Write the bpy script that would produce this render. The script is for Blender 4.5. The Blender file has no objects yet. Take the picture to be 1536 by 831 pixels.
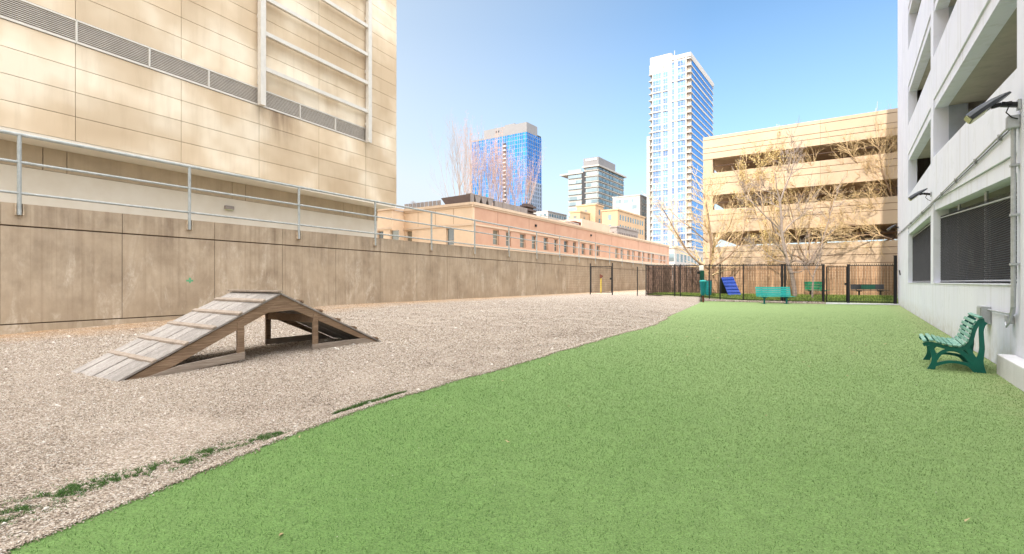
import bpy, math, random
import numpy as np
from mathutils import Vector, Matrix, noise as mnoise
random.seed(7); RNG = np.random.default_rng(7)
F = 750.0; CX = 768.0; HY = 423.0; H = 1.35
SC = bpy.context.scene; COL = SC.collection

# ------------------------------------------------------------------ helpers
def tag(o, label=None, cat=None, group=None, kind=None):
    if label: o['label'] = label
    if cat: o['category'] = cat
    if group: o['group'] = group
    if kind: o['kind'] = kind
    return o

def thing(name, loc, label, cat, group=None, rz=0.0):
    o = bpy.data.objects.new(name, None); COL.objects.link(o)
    o.empty_display_size = 0.2
    o.location = loc; o.rotation_euler = (0, 0, rz)
    return tag(o, label, cat, group)

def root_inv(p):
    while p.parent: p = p.parent
    return (Matrix.Translation(p.location) @ p.rotation_euler.to_matrix().to_4x4()).inverted()

class MB:
    def __init__(s): s.v = []; s.f = []; s.a = []; s.val = 0.5
    def add(s, vs, fs):
        n = len(s.v); s.v += [tuple(v) for v in vs]; s.a += [s.val] * len(vs)
        s.f += [tuple(i + n for i in f) for f in fs]; return s
    def hexa(s, p):      # 8 pts: bottom 4 ccw, top 4 ccw
        return s.add(p, [(3,2,1,0),(4,5,6,7),(0,1,5,4),(1,2,6,5),(2,3,7,6),(3,0,4,7)])
    def box(s, x0, x1, y0, y1, z0, z1):
        return s.hexa([(x0,y0,z0),(x1,y0,z0),(x1,y1,z0),(x0,y1,z0),(x0,y0,z1),(x1,y0,z1),(x1,y1,z1),(x0,y1,z1)])
    def bar(s, a, b, w, h, up=(0,0,1)):
        a = Vector(a); b = Vector(b); d = (b - a).normalized(); u = Vector(up)
        if abs(d.dot(u)) > .98: u = Vector((0,1,0)) if abs(d.y) < .9 else Vector((1,0,0))
        sd = d.cross(u).normalized(); u = sd.cross(d).normalized()
        w /= 2; h /= 2
        return s.hexa([a-sd*w-u*h, a+sd*w-u*h, b+sd*w-u*h, b-sd*w-u*h, a-sd*w+u*h, a+sd*w+u*h, b+sd*w+u*h, b-sd*w+u*h])
    def tube(s, pts, r, n=8, caps=True):
        pts = [Vector(p) for p in pts]; rs = r if isinstance(r, (list, tuple)) else [r]*len(pts)
        vs = []; prev = None
        for i, p in enumerate(pts):
            d = (pts[min(i+1, len(pts)-1)] - pts[max(i-1, 0)]).normalized()
            if prev is None:
                u = d.orthogonal().normalized()
            else:
                u = (prev - d*prev.dot(d)); u = u.normalized() if u.length > 1e-6 else d.orthogonal().normalized()
            prev = u; w = d.cross(u)
            for k in range(n):
                t = 2*math.pi*k/n; vs.append(p + (u*math.cos(t) + w*math.sin(t))*rs[i])
        fs = [(i*n+k, i*n+(k+1)%n, (i+1)*n+(k+1)%n, (i+1)*n+k) for i in range(len(pts)-1) for k in range(n)]
        if caps: fs += [tuple(range(n-1,-1,-1)), tuple((len(pts)-1)*n+k for k in range(n))]
        return s.add(vs, fs)
    def prism(s, poly, vec):   # planar poly extruded by vec
        n = len(poly); vec = Vector(vec); a = [Vector(p) for p in poly]
        return s.add(a + [p+vec for p in a], [tuple(range(n-1,-1,-1)), tuple(range(n, 2*n))] + [(i, (i+1)%n, (i+1)%n+n, i+n) for i in range(n)])
    def build(s, name, mat, parent=None, smooth=False, world=True, bevel=0):
        me = bpy.data.meshes.new(name)
        vs = s.v
        if parent is not None and world:
            M = root_inv(parent); vs = [M @ Vector(v) for v in vs]
        me.from_pydata([tuple(v) for v in vs], [], s.f)
        at = me.attributes.new('v', 'FLOAT', 'POINT'); at.data.foreach_set('value', s.a)
        me.materials.append(mat)
        if smooth: me.shade_smooth()
        me.update()
        o = bpy.data.objects.new(name, me); COL.objects.link(o)
        if parent is not None: o.parent = parent
        if bevel:
            m = o.modifiers.new('b', 'BEVEL'); m.width = bevel; m.segments = 2; m.limit_method = 'ANGLE'
        return o

def kids(o): return [c for c in bpy.data.objects if c.parent == o]
def dup(o, loc=None, rz=None, label=None, parent=None, sc=None):
    c = o.copy(); COL.objects.link(c)
    if parent: c.parent = parent
    if loc is not None: c.location = loc
    if rz is not None: c.rotation_euler = (0, 0, rz)
    if label: c['label'] = label
    if sc: c.scale = (sc, sc, sc)
    for k in kids(o): dup(k, parent=c)
    return c

def U(px): return (px - CX)/F
def ground(px, py, z=0.0):
    Y = (H - z)*F/(py - HY); return Vector((U(px)*Y, Y, z))
def P(px, py, Y): return Vector((U(px)*Y, Y, H - (py - HY)/F*Y))

class Face:      # vertical plane: origin xy, unit direction d, outward normal n (towards the viewer)
    def __init__(s, ox, oy, dx, dy, side=1):
        l = math.hypot(dx, dy); s.o = (ox, oy); s.d = (dx/l, dy/l)
        s.n = (-s.d[1]*side, s.d[0]*side)
    def pt(s, a, z, off=0.0):
        return Vector((s.o[0]+s.d[0]*a+s.n[0]*off, s.o[1]+s.d[1]*a+s.n[1]*off, z))
    def a(s, px, off=0.0):
        u = U(px); ox = s.o[0]+s.n[0]*off; oy = s.o[1]+s.n[1]*off
        return (u*oy - ox)/(s.d[0] - u*s.d[1])
    def z(s, px, py, off=0.0):
        a = s.a(px, off); Y = s.o[1]+s.n[1]*off+s.d[1]*a
        return H - (py-HY)/F*Y
    def box(s, mb, a0, a1, z0, z1, o0, o1, zs=None):   # zs: (z0 at a0, z0 at a1, z1 at a0, z1 at a1)
        if zs is None: zs = (z0, z0, z1, z1)
        return mb.hexa([s.pt(a0,zs[0],o0), s.pt(a1,zs[1],o0), s.pt(a1,zs[1],o1), s.pt(a0,zs[0],o1),
                        s.pt(a0,zs[2],o0), s.pt(a1,zs[3],o0), s.pt(a1,zs[3],o1), s.pt(a0,zs[2],o1)])

# ------------------------------------------------------------------ materials
def lin(r, g, b):
    f = lambda c: (c/255/12.92) if c/255 <= .04045 else ((c/255+.055)/1.055)**2.4
    return (f(r), f(g), f(b), 1)

class NT:
    def __init__(s, name):
        s.m = bpy.data.materials.new(name); s.m.use_nodes = True; s.t = s.m.node_tree; s.t.nodes.clear()
        s.out = s.n('ShaderNodeOutputMaterial'); s.b = s.n('ShaderNodeBsdfPrincipled')
        s.t.links.new(s.b.outputs[0], s.out.inputs[0])
        s.pos = s.n('ShaderNodeNewGeometry').outputs['Position']
    def n(s, ty, **k):
        x = s.t.nodes.new(ty)
        for a, b in k.items(): setattr(x, a, b)
        return x
    def l(s, a, b): s.t.links.new(a, b)
    def mapping(s, scale=(1,1,1), rot=(0,0,0), src=None):
        m = s.n('ShaderNodeMapping'); m.inputs['Scale'].default_value = scale; m.inputs['Rotation'].default_value = rot
        s.l(src or s.pos, m.inputs[0]); return m.outputs[0]
    def noise(s, scale, detail=4, rough=.55, vec=None, dist=0):
        x = s.n('ShaderNodeTexNoise'); x.inputs['Scale'].default_value = scale; x.inputs['Detail'].default_value = detail
        x.inputs['Roughness'].default_value = rough; x.inputs['Distortion'].default_value = dist
        s.l(vec or s.pos, x.inputs['Vector']); return x.outputs['Fac']
    def vor(s, scale, vec=None, out='Color', feature='F1'):
        x = s.n('ShaderNodeTexVoronoi'); x.feature = feature; x.inputs['Scale'].default_value = scale
        s.l(vec or s.pos, x.inputs['Vector']); return x.outputs[out]
    def ramp(s, fac, *stops, interp='LINEAR'):
        x = s.n('ShaderNodeValToRGB'); x.color_ramp.interpolation = interp; e = x.color_ramp.elements
        while len(e) < len(stops): e.new(0.5)
        for i, (p, c) in enumerate(stops):
            e[i].position = p; e[i].color = c if isinstance(c, tuple) else (c, c, c, 1)
        s.l(fac, x.inputs[0]); return x.outputs[0]
    def mix(s, fac, a, b, mode='MIX'):
        x = s.n('ShaderNodeMix', data_type='RGBA', blend_type=mode)
        for v, i in ((fac, 0), (a, 6), (b, 7)):
            if isinstance(v, (int, float)): x.inputs[i].default_value = v
            elif isinstance(v, tuple): x.inputs[i].default_value = v
            else: s.l(v, x.inputs[i])
        return x.outputs[2]
    def math(s, op, a, b=0.0, c=None, clamp=False):
        x = s.n('ShaderNodeMath', operation=op); x.use_clamp = clamp
        for i, v in enumerate((a, b) if c is None else (a, b, c)):
            if isinstance(v, (int, float)): x.inputs[i].default_value = v
            else: s.l(v, x.inputs[i])
        return x.outputs[0]
    def attr(s):
        x = s.n('ShaderNodeAttribute'); x.attribute_name = 'v'; return x.outputs['Fac']
    def xyz(s, src=None):
        x = s.n('ShaderNodeSeparateXYZ'); s.l(src or s.pos, x.inputs[0]); return x.outputs
    def bump(s, h, strength=.4, dist=.01):
        x = s.n('ShaderNodeBump'); x.inputs['Strength'].default_value = strength; x.inputs['Distance'].default_value = dist
        s.l(h, x.inputs['Height']); s.l(x.outputs[0], s.b.inputs['Normal'])
    def done(s, col, rough=.7, metal=0, spec=.4):
        if isinstance(col, tuple): s.b.inputs['Base Color'].default_value = col
        else: s.l(col, s.b.inputs['Base Color'])
        if isinstance(rough, (int, float)): s.b.inputs['Roughness'].default_value = rough
        else: s.l(rough, s.b.inputs['Roughness'])
        s.b.inputs['Metallic'].default_value = metal
        s.b.inputs['Specular IOR Level'].default_value = spec
        return s.m

def simple(name, c, rough=.6, metal=0, var=.25, scale=3.0, bump=.15, spec=.4, pv=.2):
    t = NT(name); n1 = t.noise(scale, 6, .65)
    c2 = tuple(x*(1-var) for x in c[:3]) + (1,)
    col = t.mix(t.ramp(n1, (.35, 0.0), (.7, 1.0)), c2, c)
    a = t.attr(); k = t.math('MULTIPLY_ADD', a, pv*2, 1-pv)
    col = t.mix(1.0, col, t.ramp(k, (0, 0.0), (1, 1.0)), 'MULTIPLY')
    if bump: t.bump(t.noise(scale*12, 4, .6), bump, .01)
    return t.done(col, rough, metal, spec)

def concrete(name, c, dark=.6, streak=.5, rough=.88):
    t = NT(name)
    base = t.ramp(t.noise(.9, 7, .62), (.3, tuple(x*.78 for x in c[:3])+(1,)), (.7, c))
    st = t.noise(1.0, 5, .6, t.mapping((3.2, 3.2, .16)))
    base = t.mix(t.math('MULTIPLY', t.ramp(st, (.5, 0.0), (.72, 1.0)), streak), base, tuple(x*dark for x in c[:3])+(1,))
    t.bump(t.math('ADD', t.noise(14, 6, .7), t.noise(60, 3, .6)), .3, .01)
    return t.done(base, rough, 0, .25)

M = {}
M['white_paint'] = (lambda t: (t.bump(t.noise(25, 5, .6), .12, .01), t.done(t.mix(t.math('MULTIPLY', t.ramp(t.noise(1.0, 5, .6, t.mapping((2.5, 2.5, .2))), (.52, 0.0), (.8, 1.0)), .35), t.ramp(t.noise(.6, 6, .6), (.3, (.75,.745,.84,1)), (.7, (.81,.805,.89,1))), (.52,.52,.53,1)), .7, 0, .3))[1])(NT('white_paint'))
t = NT('white_paint_walls'); x, y, z = t.xyz()
base = t.ramp(t.noise(.6, 6, .6), (.3, (.74,.755,.87,1)), (.7, (.80,.815,.91,1)))
dr = t.noise(1.0, 5, .65, t.mapping((3, 3, .18))); base = t.mix(t.math('MULTIPLY', t.ramp(dr, (.53, 0.0), (.70, 1.0)), .4), base, (.50,.49,.50,1))
lowz = t.math('MULTIPLY', t.ramp(z, (0.0, 1.0), (.55, 0.0)), t.ramp(t.noise(5, 6, .7), (.35, 0.0), (.7, .8)))
base = t.mix(lowz, base, (.42,.38,.30,1)); pt = t.ramp(t.noise(2.2, 3, .5, t.mapping((.7, .7, .9))), (.60, 0.0), (.615, .5)); base = t.mix(pt, base, (.70,.72,.80,1))
t.bump(t.math('ADD', t.noise(25, 5, .6), t.noise(3, 3, .5)), .15, .01)
M['white_paint'] = t.done(base, .7, 0, .3)

M['soffit'] = concrete('soffit_concrete', (.52,.48,.41,1), .6, .5)
M['int_conc'] = concrete('inner_concrete', (.50,.45,.37,1), .6, .5)
M['int_blue'] = simple('blue_grey_paint', (.42,.47,.56,1), .7, var=.15)
M['metal'] = simple('galvanised_metal', (.50,.52,.54,1), .5, .35, var=.25, scale=9)
M['mesh'] = simple('dark_mesh_wire', (.06,.063,.068,1), .5, .4, var=.3)
M['rail'] = (lambda t: t.done(t.mix(t.ramp(t.noise(3.5, 7, .75), (.66, 0.0), (.70, 1.0)), t.ramp(t.noise(6, 5, .6), (.3, (.30,.33,.32,1)), (.7, (.45,.47,.46,1))), (.20,.075,.03,1)), .55, .15, .35))(NT('rail_paint'))
M['bracket'] = simple('rusty_bracket', (.62,.50,.36,1), .7, .1, var=.45, scale=14)
M['black'] = simple('black_metal', (.022,.022,.024,1), .45, .3, var=.2)
M['dark_grey'] = simple('dark_grey_metal', (.045,.05,.058,1), .42, .3, var=.2)
M['green_bench'] = simple('green_cast_metal', (.0,.135,.105,1), .42, 0, var=.25, scale=8, spec=.5)
M['green_slat'] = (lambda t: (t.bump(t.noise(60, 4, .6), .15, .004), t.done(t.mix(t.ramp(t.noise(7, 6, .7, t.mapping((1,1,1))), (.36, 0.0), (.58, 1.0)), (.02,.20,.145,1), (.27,.46,.37,1)), .5, 0, .45))[1])(NT('worn_green_slats'))
M['teal'] = simple('turquoise_coating', (.02,.50,.47,1), .4, 0, var=.15, scale=6, spec=.5)
M['teal_dark'] = simple('teal_plastic', (.0,.19,.21,1), .45, 0, var=.15, scale=6)
M['green_dark'] = simple('dark_green_plastic', (.006,.07,.045,1), .45, 0, var=.2)
M['green_mid'] = simple('green_plastic', (.01,.22,.10,1), .5, 0, var=.3)
M['blue_paint'] = simple('blue_ramp_paint', (.012,.055,.34,1), .5, 0, var=.25, scale=5)
M['sign_white'] = simple('white_sign', (.75,.75,.72,1), .5, 0, var=.1)
M['yellow'] = simple('yellow_paint', (.55,.42,.04,1), .6)
M['rust'] = simple('rust_red', (.16,.05,.03,1), .8)
M['lens'] = simple('pale_lens', (.62,.62,.36,1), .3, 0, var=.35, scale=30, spec=.6)
M['rubber'] = simple('tyre_rubber', (.02,.02,.02,1), .9)
M['car'] = simple('blue_car_paint', (.03,.07,.16,1), .25, .3, var=.05, spec=.7)
M['car_glass'] = simple('car_glass', (.02,.025,.03,1), .05, 0, var=.05, spec=.8, bump=0)
M['red_lamp'] = simple('red_lamp', (.45,.02,.02,1), .25, 0, var=.05, bump=0)
M['board'] = (lambda t: (t.bump(t.noise(9, 6, .7, t.mapping((6,6,.6))), .4, .01), t.done(t.mix(1.0, t.ramp(t.noise(2.5, 7, .68, t.mapping((5,5,.5))), (.3, (.27,.155,.09,1)), (.7, (.50,.33,.21,1))), t.ramp(t.attr(), (0, .62), (1, 1.15)), 'MULTIPLY'), .85, 0, .2))[1])(NT('fence_boards'))
M['bark_screen'] = (lambda t: t.done(t.mix(1.0, t.ramp(t.noise(4, 7, .7, t.mapping((5,5,.8))), (.35, (.05,.034,.028,1)), (.52, (.19,.125,.10,1)), (.70, (.48,.31,.23,1))), t.ramp(t.attr(), (0, .35), (.6, 1.0), (1, 1.6)), 'MULTIPLY'), .9, 0, .2))(NT('weathered_screen_boards'))
M['tan_wall'] = (lambda t: (t.bump(t.noise(18, 5, .6), .15, .01), t.done(t.mix(1.0, t.ramp(t.noise(.5, 6, .6), (.3, (.50,.385,.28,1)), (.7, (.58,.455,.335,1))), t.ramp(t.attr(), (0, .9), (1, 1.05)), 'MULTIPLY'), .85, 0, .25))[1])(NT('tan_precast'))
M['tan_groove'] = simple('tan_joint', (.16,.10,.055,1), .9, var=.2)
M['dark_in'] = simple('garage_inside', (.62,.47,.33,1), .9)
M['white_far'] = simple('white_tower_concrete', (.43,.41,.39,1), .8, var=.06, scale=.1)
M['beige_far'] = simple('beige_tower_stone', (.50,.42,.36,1), .8, var=.1, scale=.1)
M['grey_far'] = simple('grey_penthouse', (.22,.215,.22,1), .7, var=.1, scale=.1)
M['far_conc'] = simple('pale_grey_concrete', (.42,.40,.37,1), .8, var=.1, scale=.1)
M['far_tan'] = simple('far_tan_brick', (.52,.36,.22,1), .85, var=.15, scale=.2)
M['far_dark'] = simple('recess_dark', (.05,.05,.055,1), .8)
M['mullion'] = simple('slate_mullion', (.22,.27,.36,1), .6, .0, var=.1)
M['mullion_w'] = simple('pale_mullion', (.55,.56,.58,1), .6, .0, var=.1)
def glass(name, c, c2, rough=.06, cell=(.3,.3,.33), metal=.85):
    t = NT(name); v = t.n('ShaderNodeTexWhiteNoise'); v.noise_dimensions = '3D'
    sn = t.n('ShaderNodeVectorMath', operation='SNAP'); t.l(t.pos, sn.inputs[0]); sn.inputs[1].default_value = cell
    t.l(sn.outputs[0], v.inputs['Vector'])
    return t.done(t.ramp(v.outputs['Value'], (0, c), (1, c2)), rough, metal, .8)
M['glass_blue'] = glass('blue_glass', (.010,.16,.46,1), (.03,.25,.62,1), .12, (3,3,3.3), .7)
M['glass_sky'] = glass('sky_glass', (.045,.11,.25,1), (.13,.25,.43,1), .15, (3,3,3.0), .4)
M['glass_grey'] = glass('grey_glass', (.12,.165,.18,1), (.28,.34,.35,1), .12, (4,4,3.4), .6)
M['glass_win'] = glass('window_glass', (.10,.11,.11,1), (.35,.33,.26,1), .1, (1.2,1.2,4), .5)
M['salmon'] = (lambda t: (t.bump(t.noise(20, 5, .6), .12, .01), t.done(t.mix(t.math('MULTIPLY', t.ramp(t.noise(1, 5, .6, t.mapping((.35,.35,.05))), (.5, 0.0), (.7, 1.0)), .5), t.ramp(t.noise(.7, 6, .6), (.3, (.50,.29,.20,1)), (.7, (.57,.35,.245,1))), (.60,.38,.27,1)), .85, 0, .2))[1])(NT('salmon_stucco'))
M['salmon_lit'] = simple('salmon_stucco_lit', (.74,.55,.38,1), .85, var=.12, scale=.8)  # end and wing faces: salmon stucco with sunlight put into the colour
M['cream'] = simple('cream_trim', (.66,.50,.36,1), .8, var=.12, scale=1)
M['roof_grey'] = simple('roof_unit_grey', (.34,.29,.26,1), .7, .1, var=.25, scale=1)
M['roof_brown'] = simple('roof_unit_brown', (.13,.09,.075,1), .7, .1, var=.2, scale=1)
M['bark_grey'] = simple('grey_bark', (.38,.31,.275,1), .85, var=.4, scale=12)
M['bark_brown'] = simple('brown_bark', (.33,.22,.14,1), .85, var=.4, scale=12)
M['bark_gold'] = simple('golden_twigs', (.70,.52,.30,1), .8, var=.3, scale=6)
M['bark_pink'] = simple('pinkish_twigs', (.50,.36,.30,1), .85, var=.3, scale=6)
M['bud_yellow'] = simple('yellow_buds', (.74,.58,.25,1), .7, var=.35, scale=5)
M['bud_pink'] = simple('pink_buds', (.62,.30,.23,1), .7, var=.3, scale=5)
M['plinth'] = concrete('pale_concrete', (.68,.68,.70,1), .65, .4)
M['office'] = simple('shade_tower_stone', (.5,.47,.43,1), .8, var=.1, scale=.1)  # stone of the unseen tower added for shade

# wooden ramp timber: grain along the length of the piece (x of the ramp)
RA = .976
def timber(name, ca, cb, cc):
    t = NT(name); oc = t.n('ShaderNodeTexCoord').outputs['Object']
    g = t.noise(2.0, 8, .7, t.mapping((1.2, 34, 34), src=oc), .4)
    col = t.ramp(g, (.28, ca), (.5, cb), (.72, cc))
    blot = t.ramp(t.noise(2.2, 5, .6, src_map(t, oc)), (.42, 0.0), (.75, .7))
    col = t.mix(blot, col, tuple(x*.62 for x in cb[:3])+(1,))
    col = t.mix(1.0, col, t.ramp(t.attr(), (0, .78), (1, 1.1)), 'MULTIPLY')
    t.bump(g, .35, .006)
    return t.done(col, .85, 0, .2)
def src_map(t, oc): return t.mapping((1, 3.5, 3.5), src=oc)
M['deck'] = timber('weathered_deck', (.20,.175,.155,1), (.40,.365,.335,1), (.56,.53,.50,1))
M['frame_wood'] = timber('brown_timber', (.13,.075,.045,1), (.30,.205,.135,1), (.46,.34,.24,1))
M['post_wood'] = timber('pale_timber', (.22,.17,.13,1), (.40,.33,.27,1), (.52,.45,.38,1))

# retaining wall concrete: board marked, rain streaks, white efflorescence, mossy foot
t = NT('retaining_concrete')
x, y, z = t.xyz()
al = t.math('MULTIPLY_ADD', x, .5035, t.math('MULTIPLY', y, .864))          # distance along wall
cv = t.n('ShaderNodeCombineXYZ'); t.l(al, cv.inputs[0]); t.l(z, cv.inputs[2])
wv = cv.outputs[0]
base = t.ramp(t.noise(.8, 8, .62, wv), (.28, (.285,.22,.155,1)), (.5, (.405,.325,.235,1)), (.75, (.54,.445,.335,1)))
fine = t.ramp(t.noise(1.0, 7, .72, t.mapping((5, 1, 2), src=wv)), (.3, .8), (.7, 1.12))
base = t.mix(1.0, base, fine, 'MULTIPLY')
board = t.noise(1.0, 2, .5, t.mapping((9, 1, .03), src=wv))
base = t.mix(t.math('MULTIPLY', t.ramp(board, (.52, 0.0), (.62, 1.0)), .30), base, (.20,.14,.09,1))
drip = t.noise(1.0, 4, .6, t.mapping((2.2, 1, .10), src=wv))
topm = t.ramp(z, (0, 0.0), (1, 1.0))
zz = t.math('DIVIDE', z, 3.6)
top = t.ramp(zz, (.35, 0.0), (1, 1.0))
base = t.mix(t.math('MULTIPLY', t.math('MULTIPLY', t.ramp(drip, (.48, 0.0), (.66, 1.0)), top), .75), base, (.17,.12,.08,1))
eff = t.noise(1.0, 7, .7, t.mapping((1.15, 1, .38), src=wv), 1.2)
eff2 = t.noise(1.0, 5, .7, t.mapping((11, 1, 7), src=wv), .6)
low = t.ramp(zz, (0, 1.0), (.85, .25))
em = t.math('MULTIPLY', t.math('MULTIPLY', t.ramp(eff, (.52, 0.0), (.63, 1.0)), t.ramp(eff2, (.38, 0.2), (.62, 1.0))), low, clamp=True)
base = t.mix(t.math('MULTIPLY', em, .8), base, (.72,.64,.53,1))
blot = t.ramp(t.noise(1.0, 5, .65, t.mapping((.45, 1, .7), src=wv)), (.42, 0.0), (.62, .55)); base = t.mix(blot, base, (.44,.35,.25,1))
foot = t.math('MULTIPLY', t.ramp(zz, (.02, 1.0), (.22, 0.0)), t.ramp(t.noise(3, 5, .6, wv), (.35, 0.0), (.7, .8)))
base = t.mix(foot, base, (.40,.32,.22,1))
t.bump(t.math('ADD', t.noise(9, 7, .7, wv), t.math('MULTIPLY', board, .3)), .45, .02)
M['retain'] = t.done(base, .9, 0, .2)
M['joint'] = simple('dark_joint_concrete', (.09,.06,.04,1), .95)  # dark backing behind the open panel joints

# left building precast panels
t = NT('tan_panels')
x, y, z = t.xyz()
al = t.math('MULTIPLY_ADD', x, .4676, t.math('MULTIPLY', y, .884))
cv = t.n('ShaderNodeCombineXYZ'); t.l(al, cv.inputs[0]); t.l(z, cv.inputs[2]); wv = cv.outputs[0]
base = t.ramp(t.noise(.33, 3, .5, wv), (.36, (.52,.395,.26,1)), (.5, (.62,.495,.345,1)), (.64, (.78,.68,.53,1)))  # broad soft mottling: dappled reflected sunlight hinted in the panel colour
base = t.mix(1.0, base, t.ramp(t.attr(), (0, .93), (1, 1.05)), 'MULTIPLY')
base = t.mix(t.math('MULTIPLY', t.ramp(t.noise(1, 5, .65, t.mapping((2.5,1,.3), src=wv)), (.5, 0.0), (.75, 1.0)), .25), base, (.36,.26,.16,1))
PANEL = (t, al, z, base, wv)

# ------------------------------------------------------------------ camera, light, world
cam = bpy.data.cameras.new('camera'); co = bpy.data.objects.new('camera', cam); COL.objects.link(co)
co.location = (0, 0, H); co.rotation_euler = (math.pi/2, 0, 0)
cam.sensor_width = 36; cam.lens = F/1536*36; cam.shift_y = 7.5/1536; cam.clip_end = 5000; cam.clip_start = .05
SC.camera = co
SEL = math.radians(33); SDX, SDY = -.55, -.835
sun = bpy.data.lights.new('sun', 'SUN'); so = bpy.data.objects.new('sun', sun); COL.objects.link(so)
sv = Vector((SDX*math.cos(SEL), SDY*math.cos(SEL), math.sin(SEL)))
so.rotation_euler = sv.to_track_quat('Z', 'Y').to_euler(); so.location = (-60, -90, 80)
sun.energy = 2.3; sun.angle = math.radians(.6); sun.color = (1, .90, .76)

w = bpy.data.worlds.new('World'); SC.world = w; w.use_nodes = True
nt = w.node_tree; nt.nodes.clear()
def wn(ty, **k):
    x = nt.nodes.new(ty)
    for a, b in k.items(): setattr(x, a, b)
    return x
def wmath(op, a, b=0.0, c=None, clamp=False):
    x = wn('ShaderNodeMath', operation=op); x.use_clamp = clamp
    for i, v in enumerate((a, b) if c is None else (a, b, c)):
        if isinstance(v, (int, float)): x.inputs[i].default_value = v
        else: nt.links.new(v, x.inputs[i])
    return x.outputs[0]
def wramp(f, *st):
    x = wn('ShaderNodeValToRGB'); e = x.color_ramp.elements
    while len(e) < len(st): e.new(.5)
    for i, (p, c) in enumerate(st): e[i].position = p; e[i].color = (c, c, c, 1) if not isinstance(c, tuple) else c
    nt.links.new(f, x.inputs[0]); return x.outputs[0]
def wmix(f, a, b):
    x = wn('ShaderNodeMix', data_type='RGBA')
    for v, i in ((f, 0), (a, 6), (b, 7)):
        if isinstance(v, (int, float, tuple)): x.inputs[i].default_value = v
        else: nt.links.new(v, x.inputs[i])
    return x.outputs[2]
sky = wn('ShaderNodeTexSky'); sky.sky_type = 'NISHITA'; sky.sun_disc = False
sky.sun_elevation = SEL; sky.sun_rotation = math.atan2(SDX, SDY) % (2*math.pi)
sky.air_density = 1.0; sky.dust_density = .6; sky.ozone_density = 1.5
bg1 = wn('ShaderNodeBackground'); bg1.inputs[1].default_value = .105
tint = wn('ShaderNodeMix', data_type='RGBA', blend_type='MULTIPLY'); tint.inputs[0].default_value = 1; tint.inputs[7].default_value = (.80, 1.0, 1.06, 1)
nt.links.new(sky.outputs[0], tint.inputs[6]); nt.links.new(tint.outputs[2], bg1.inputs[0])
tc = wn('ShaderNodeTexCoord').outputs['Generated']
sx = wn('ShaderNodeSeparateXYZ'); nt.links.new(tc, sx.inputs[0]); dx, dy, dz = sx.outputs
# unseen white fill added overhead and behind to brighten the yard, pale haze low on the horizon with a few wisps
cn = wn('ShaderNodeTexNoise'); cn.inputs['Scale'].default_value = 2.2; cn.inputs['Detail'].default_value = 6
cm = wn('ShaderNodeMapping'); cm.inputs['Scale'].default_value = (1, 1, 3.2); nt.links.new(tc, cm.inputs[0]); nt.links.new(cm.outputs[0], cn.inputs['Vector'])
over = wmath('MAXIMUM', wramp(dz, (.60, 0.0), (.82, 1.0)), wramp(wmath('MULTIPLY', dy, -1.0), (.15, 0.0), (.55, .8)))
over = wmath('MULTIPLY', over, wramp(cn.outputs[0], (.25, .75), (.6, 1.0)))
hz = wramp(dz, (.02, .9), (.13, .55), (.26, .2), (.45, .05))
lf = wmath('MULTIPLY_ADD', dx, -1.6, .52, clamp=True)
hz = wmath('ADD', hz, wmath('MULTIPLY', lf, wramp(dz, (.0, .8), (.5, .6), (.75, 0.0))), clamp=True)
wisp = wmath('MULTIPLY', wramp(cn.outputs[0], (.52, 0.0), (.66, 1.0)), wramp(dz, (.0, .55), (.22, .25), (.35, 0.0)))
hz = wmath('MAXIMUM', hz, wisp)
bgh = wn('ShaderNodeBackground'); bgh.inputs[0].default_value = (.80, .90, 1.0, 1); bgh.inputs[1].default_value = .49
bgc = wn('ShaderNodeBackground'); bgc.inputs[0].default_value = (1.0, .985, .97, 1); bgc.inputs[1].default_value = 2.6
m1 = wn('ShaderNodeMixShader'); nt.links.new(hz, m1.inputs[0]); nt.links.new(bg1.outputs[0], m1.inputs[1]); nt.links.new(bgh.outputs[0], m1.inputs[2])
m2 = wn('ShaderNodeMixShader'); nt.links.new(over, m2.inputs[0]); nt.links.new(m1.outputs[0], m2.inputs[1]); nt.links.new(bgc.outputs[0], m2.inputs[2])
wo = wn('ShaderNodeOutputWorld'); nt.links.new(m2.outputs[0], wo.inputs[0])
SC.view_settings.view_transform = 'Standard'; SC.view_settings.look = 'None'; SC.view_settings.gamma = 1; SC.view_settings.exposure = 1.12
SC.render.engine = 'CYCLES'; SC.cycles.max_bounces = 6; SC.cycles.diffuse_bounces = 4; SC.cycles.caustics_reflective = False
SC.cycles.use_denoising = True

# ------------------------------------------------------------------ planes of the place
RD = (.5705, .8213); LD = (-.834, .5516)
WL = Face(-20.57, 0, .5827, 1, -1)        # retaining wall, normal to the right
BL = Face(-23.5, 0, .529, 1, -1)          # left building facade
GR = Face(2.23, 0, .698, 1, 1)            # white parking garage, normal to the left
def wall_x(Y): return -20.57 + .5827*Y
TB = [(-8,-3.7),(-3,-3.3),(1,-2.8),(2.52,-2.55),(3.05,-2.39),(3.55,-2.22),(4.46,-1.95),(5.14,-1.70),(5.89,-1.32),(7.03,-.64),(8.8,.375),(11.9,2.1),(15.1,4.07),(20.7,6.67),(31.6,11.8),(34,12.75),(35.7,13.35),(36.5,12.35),(37.9,10.3),(50,14),(80,30)]
_y = np.concatenate([np.arange(-8, 31.6, .06), [p[0] for p in TB if p[0] > 31.59]])
_x = np.interp(_y, [p[0] for p in TB], [p[1] for p in TB])
_x = _x+np.array([(mnoise.noise((0, q*1.1, 7))*.07+mnoise.noise((3, q*5, 7))*.022)*(1 if q < 28 else 0) for q in _y])
TBY, TBX = _y, _x
def tb(Y): return float(np.interp(Y, TBY, TBX))
def ss(a, b, x): 
    t_ = min(1, max(0, (x-a)/(b-a))); return t_*t_*(3-2*t_)
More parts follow.
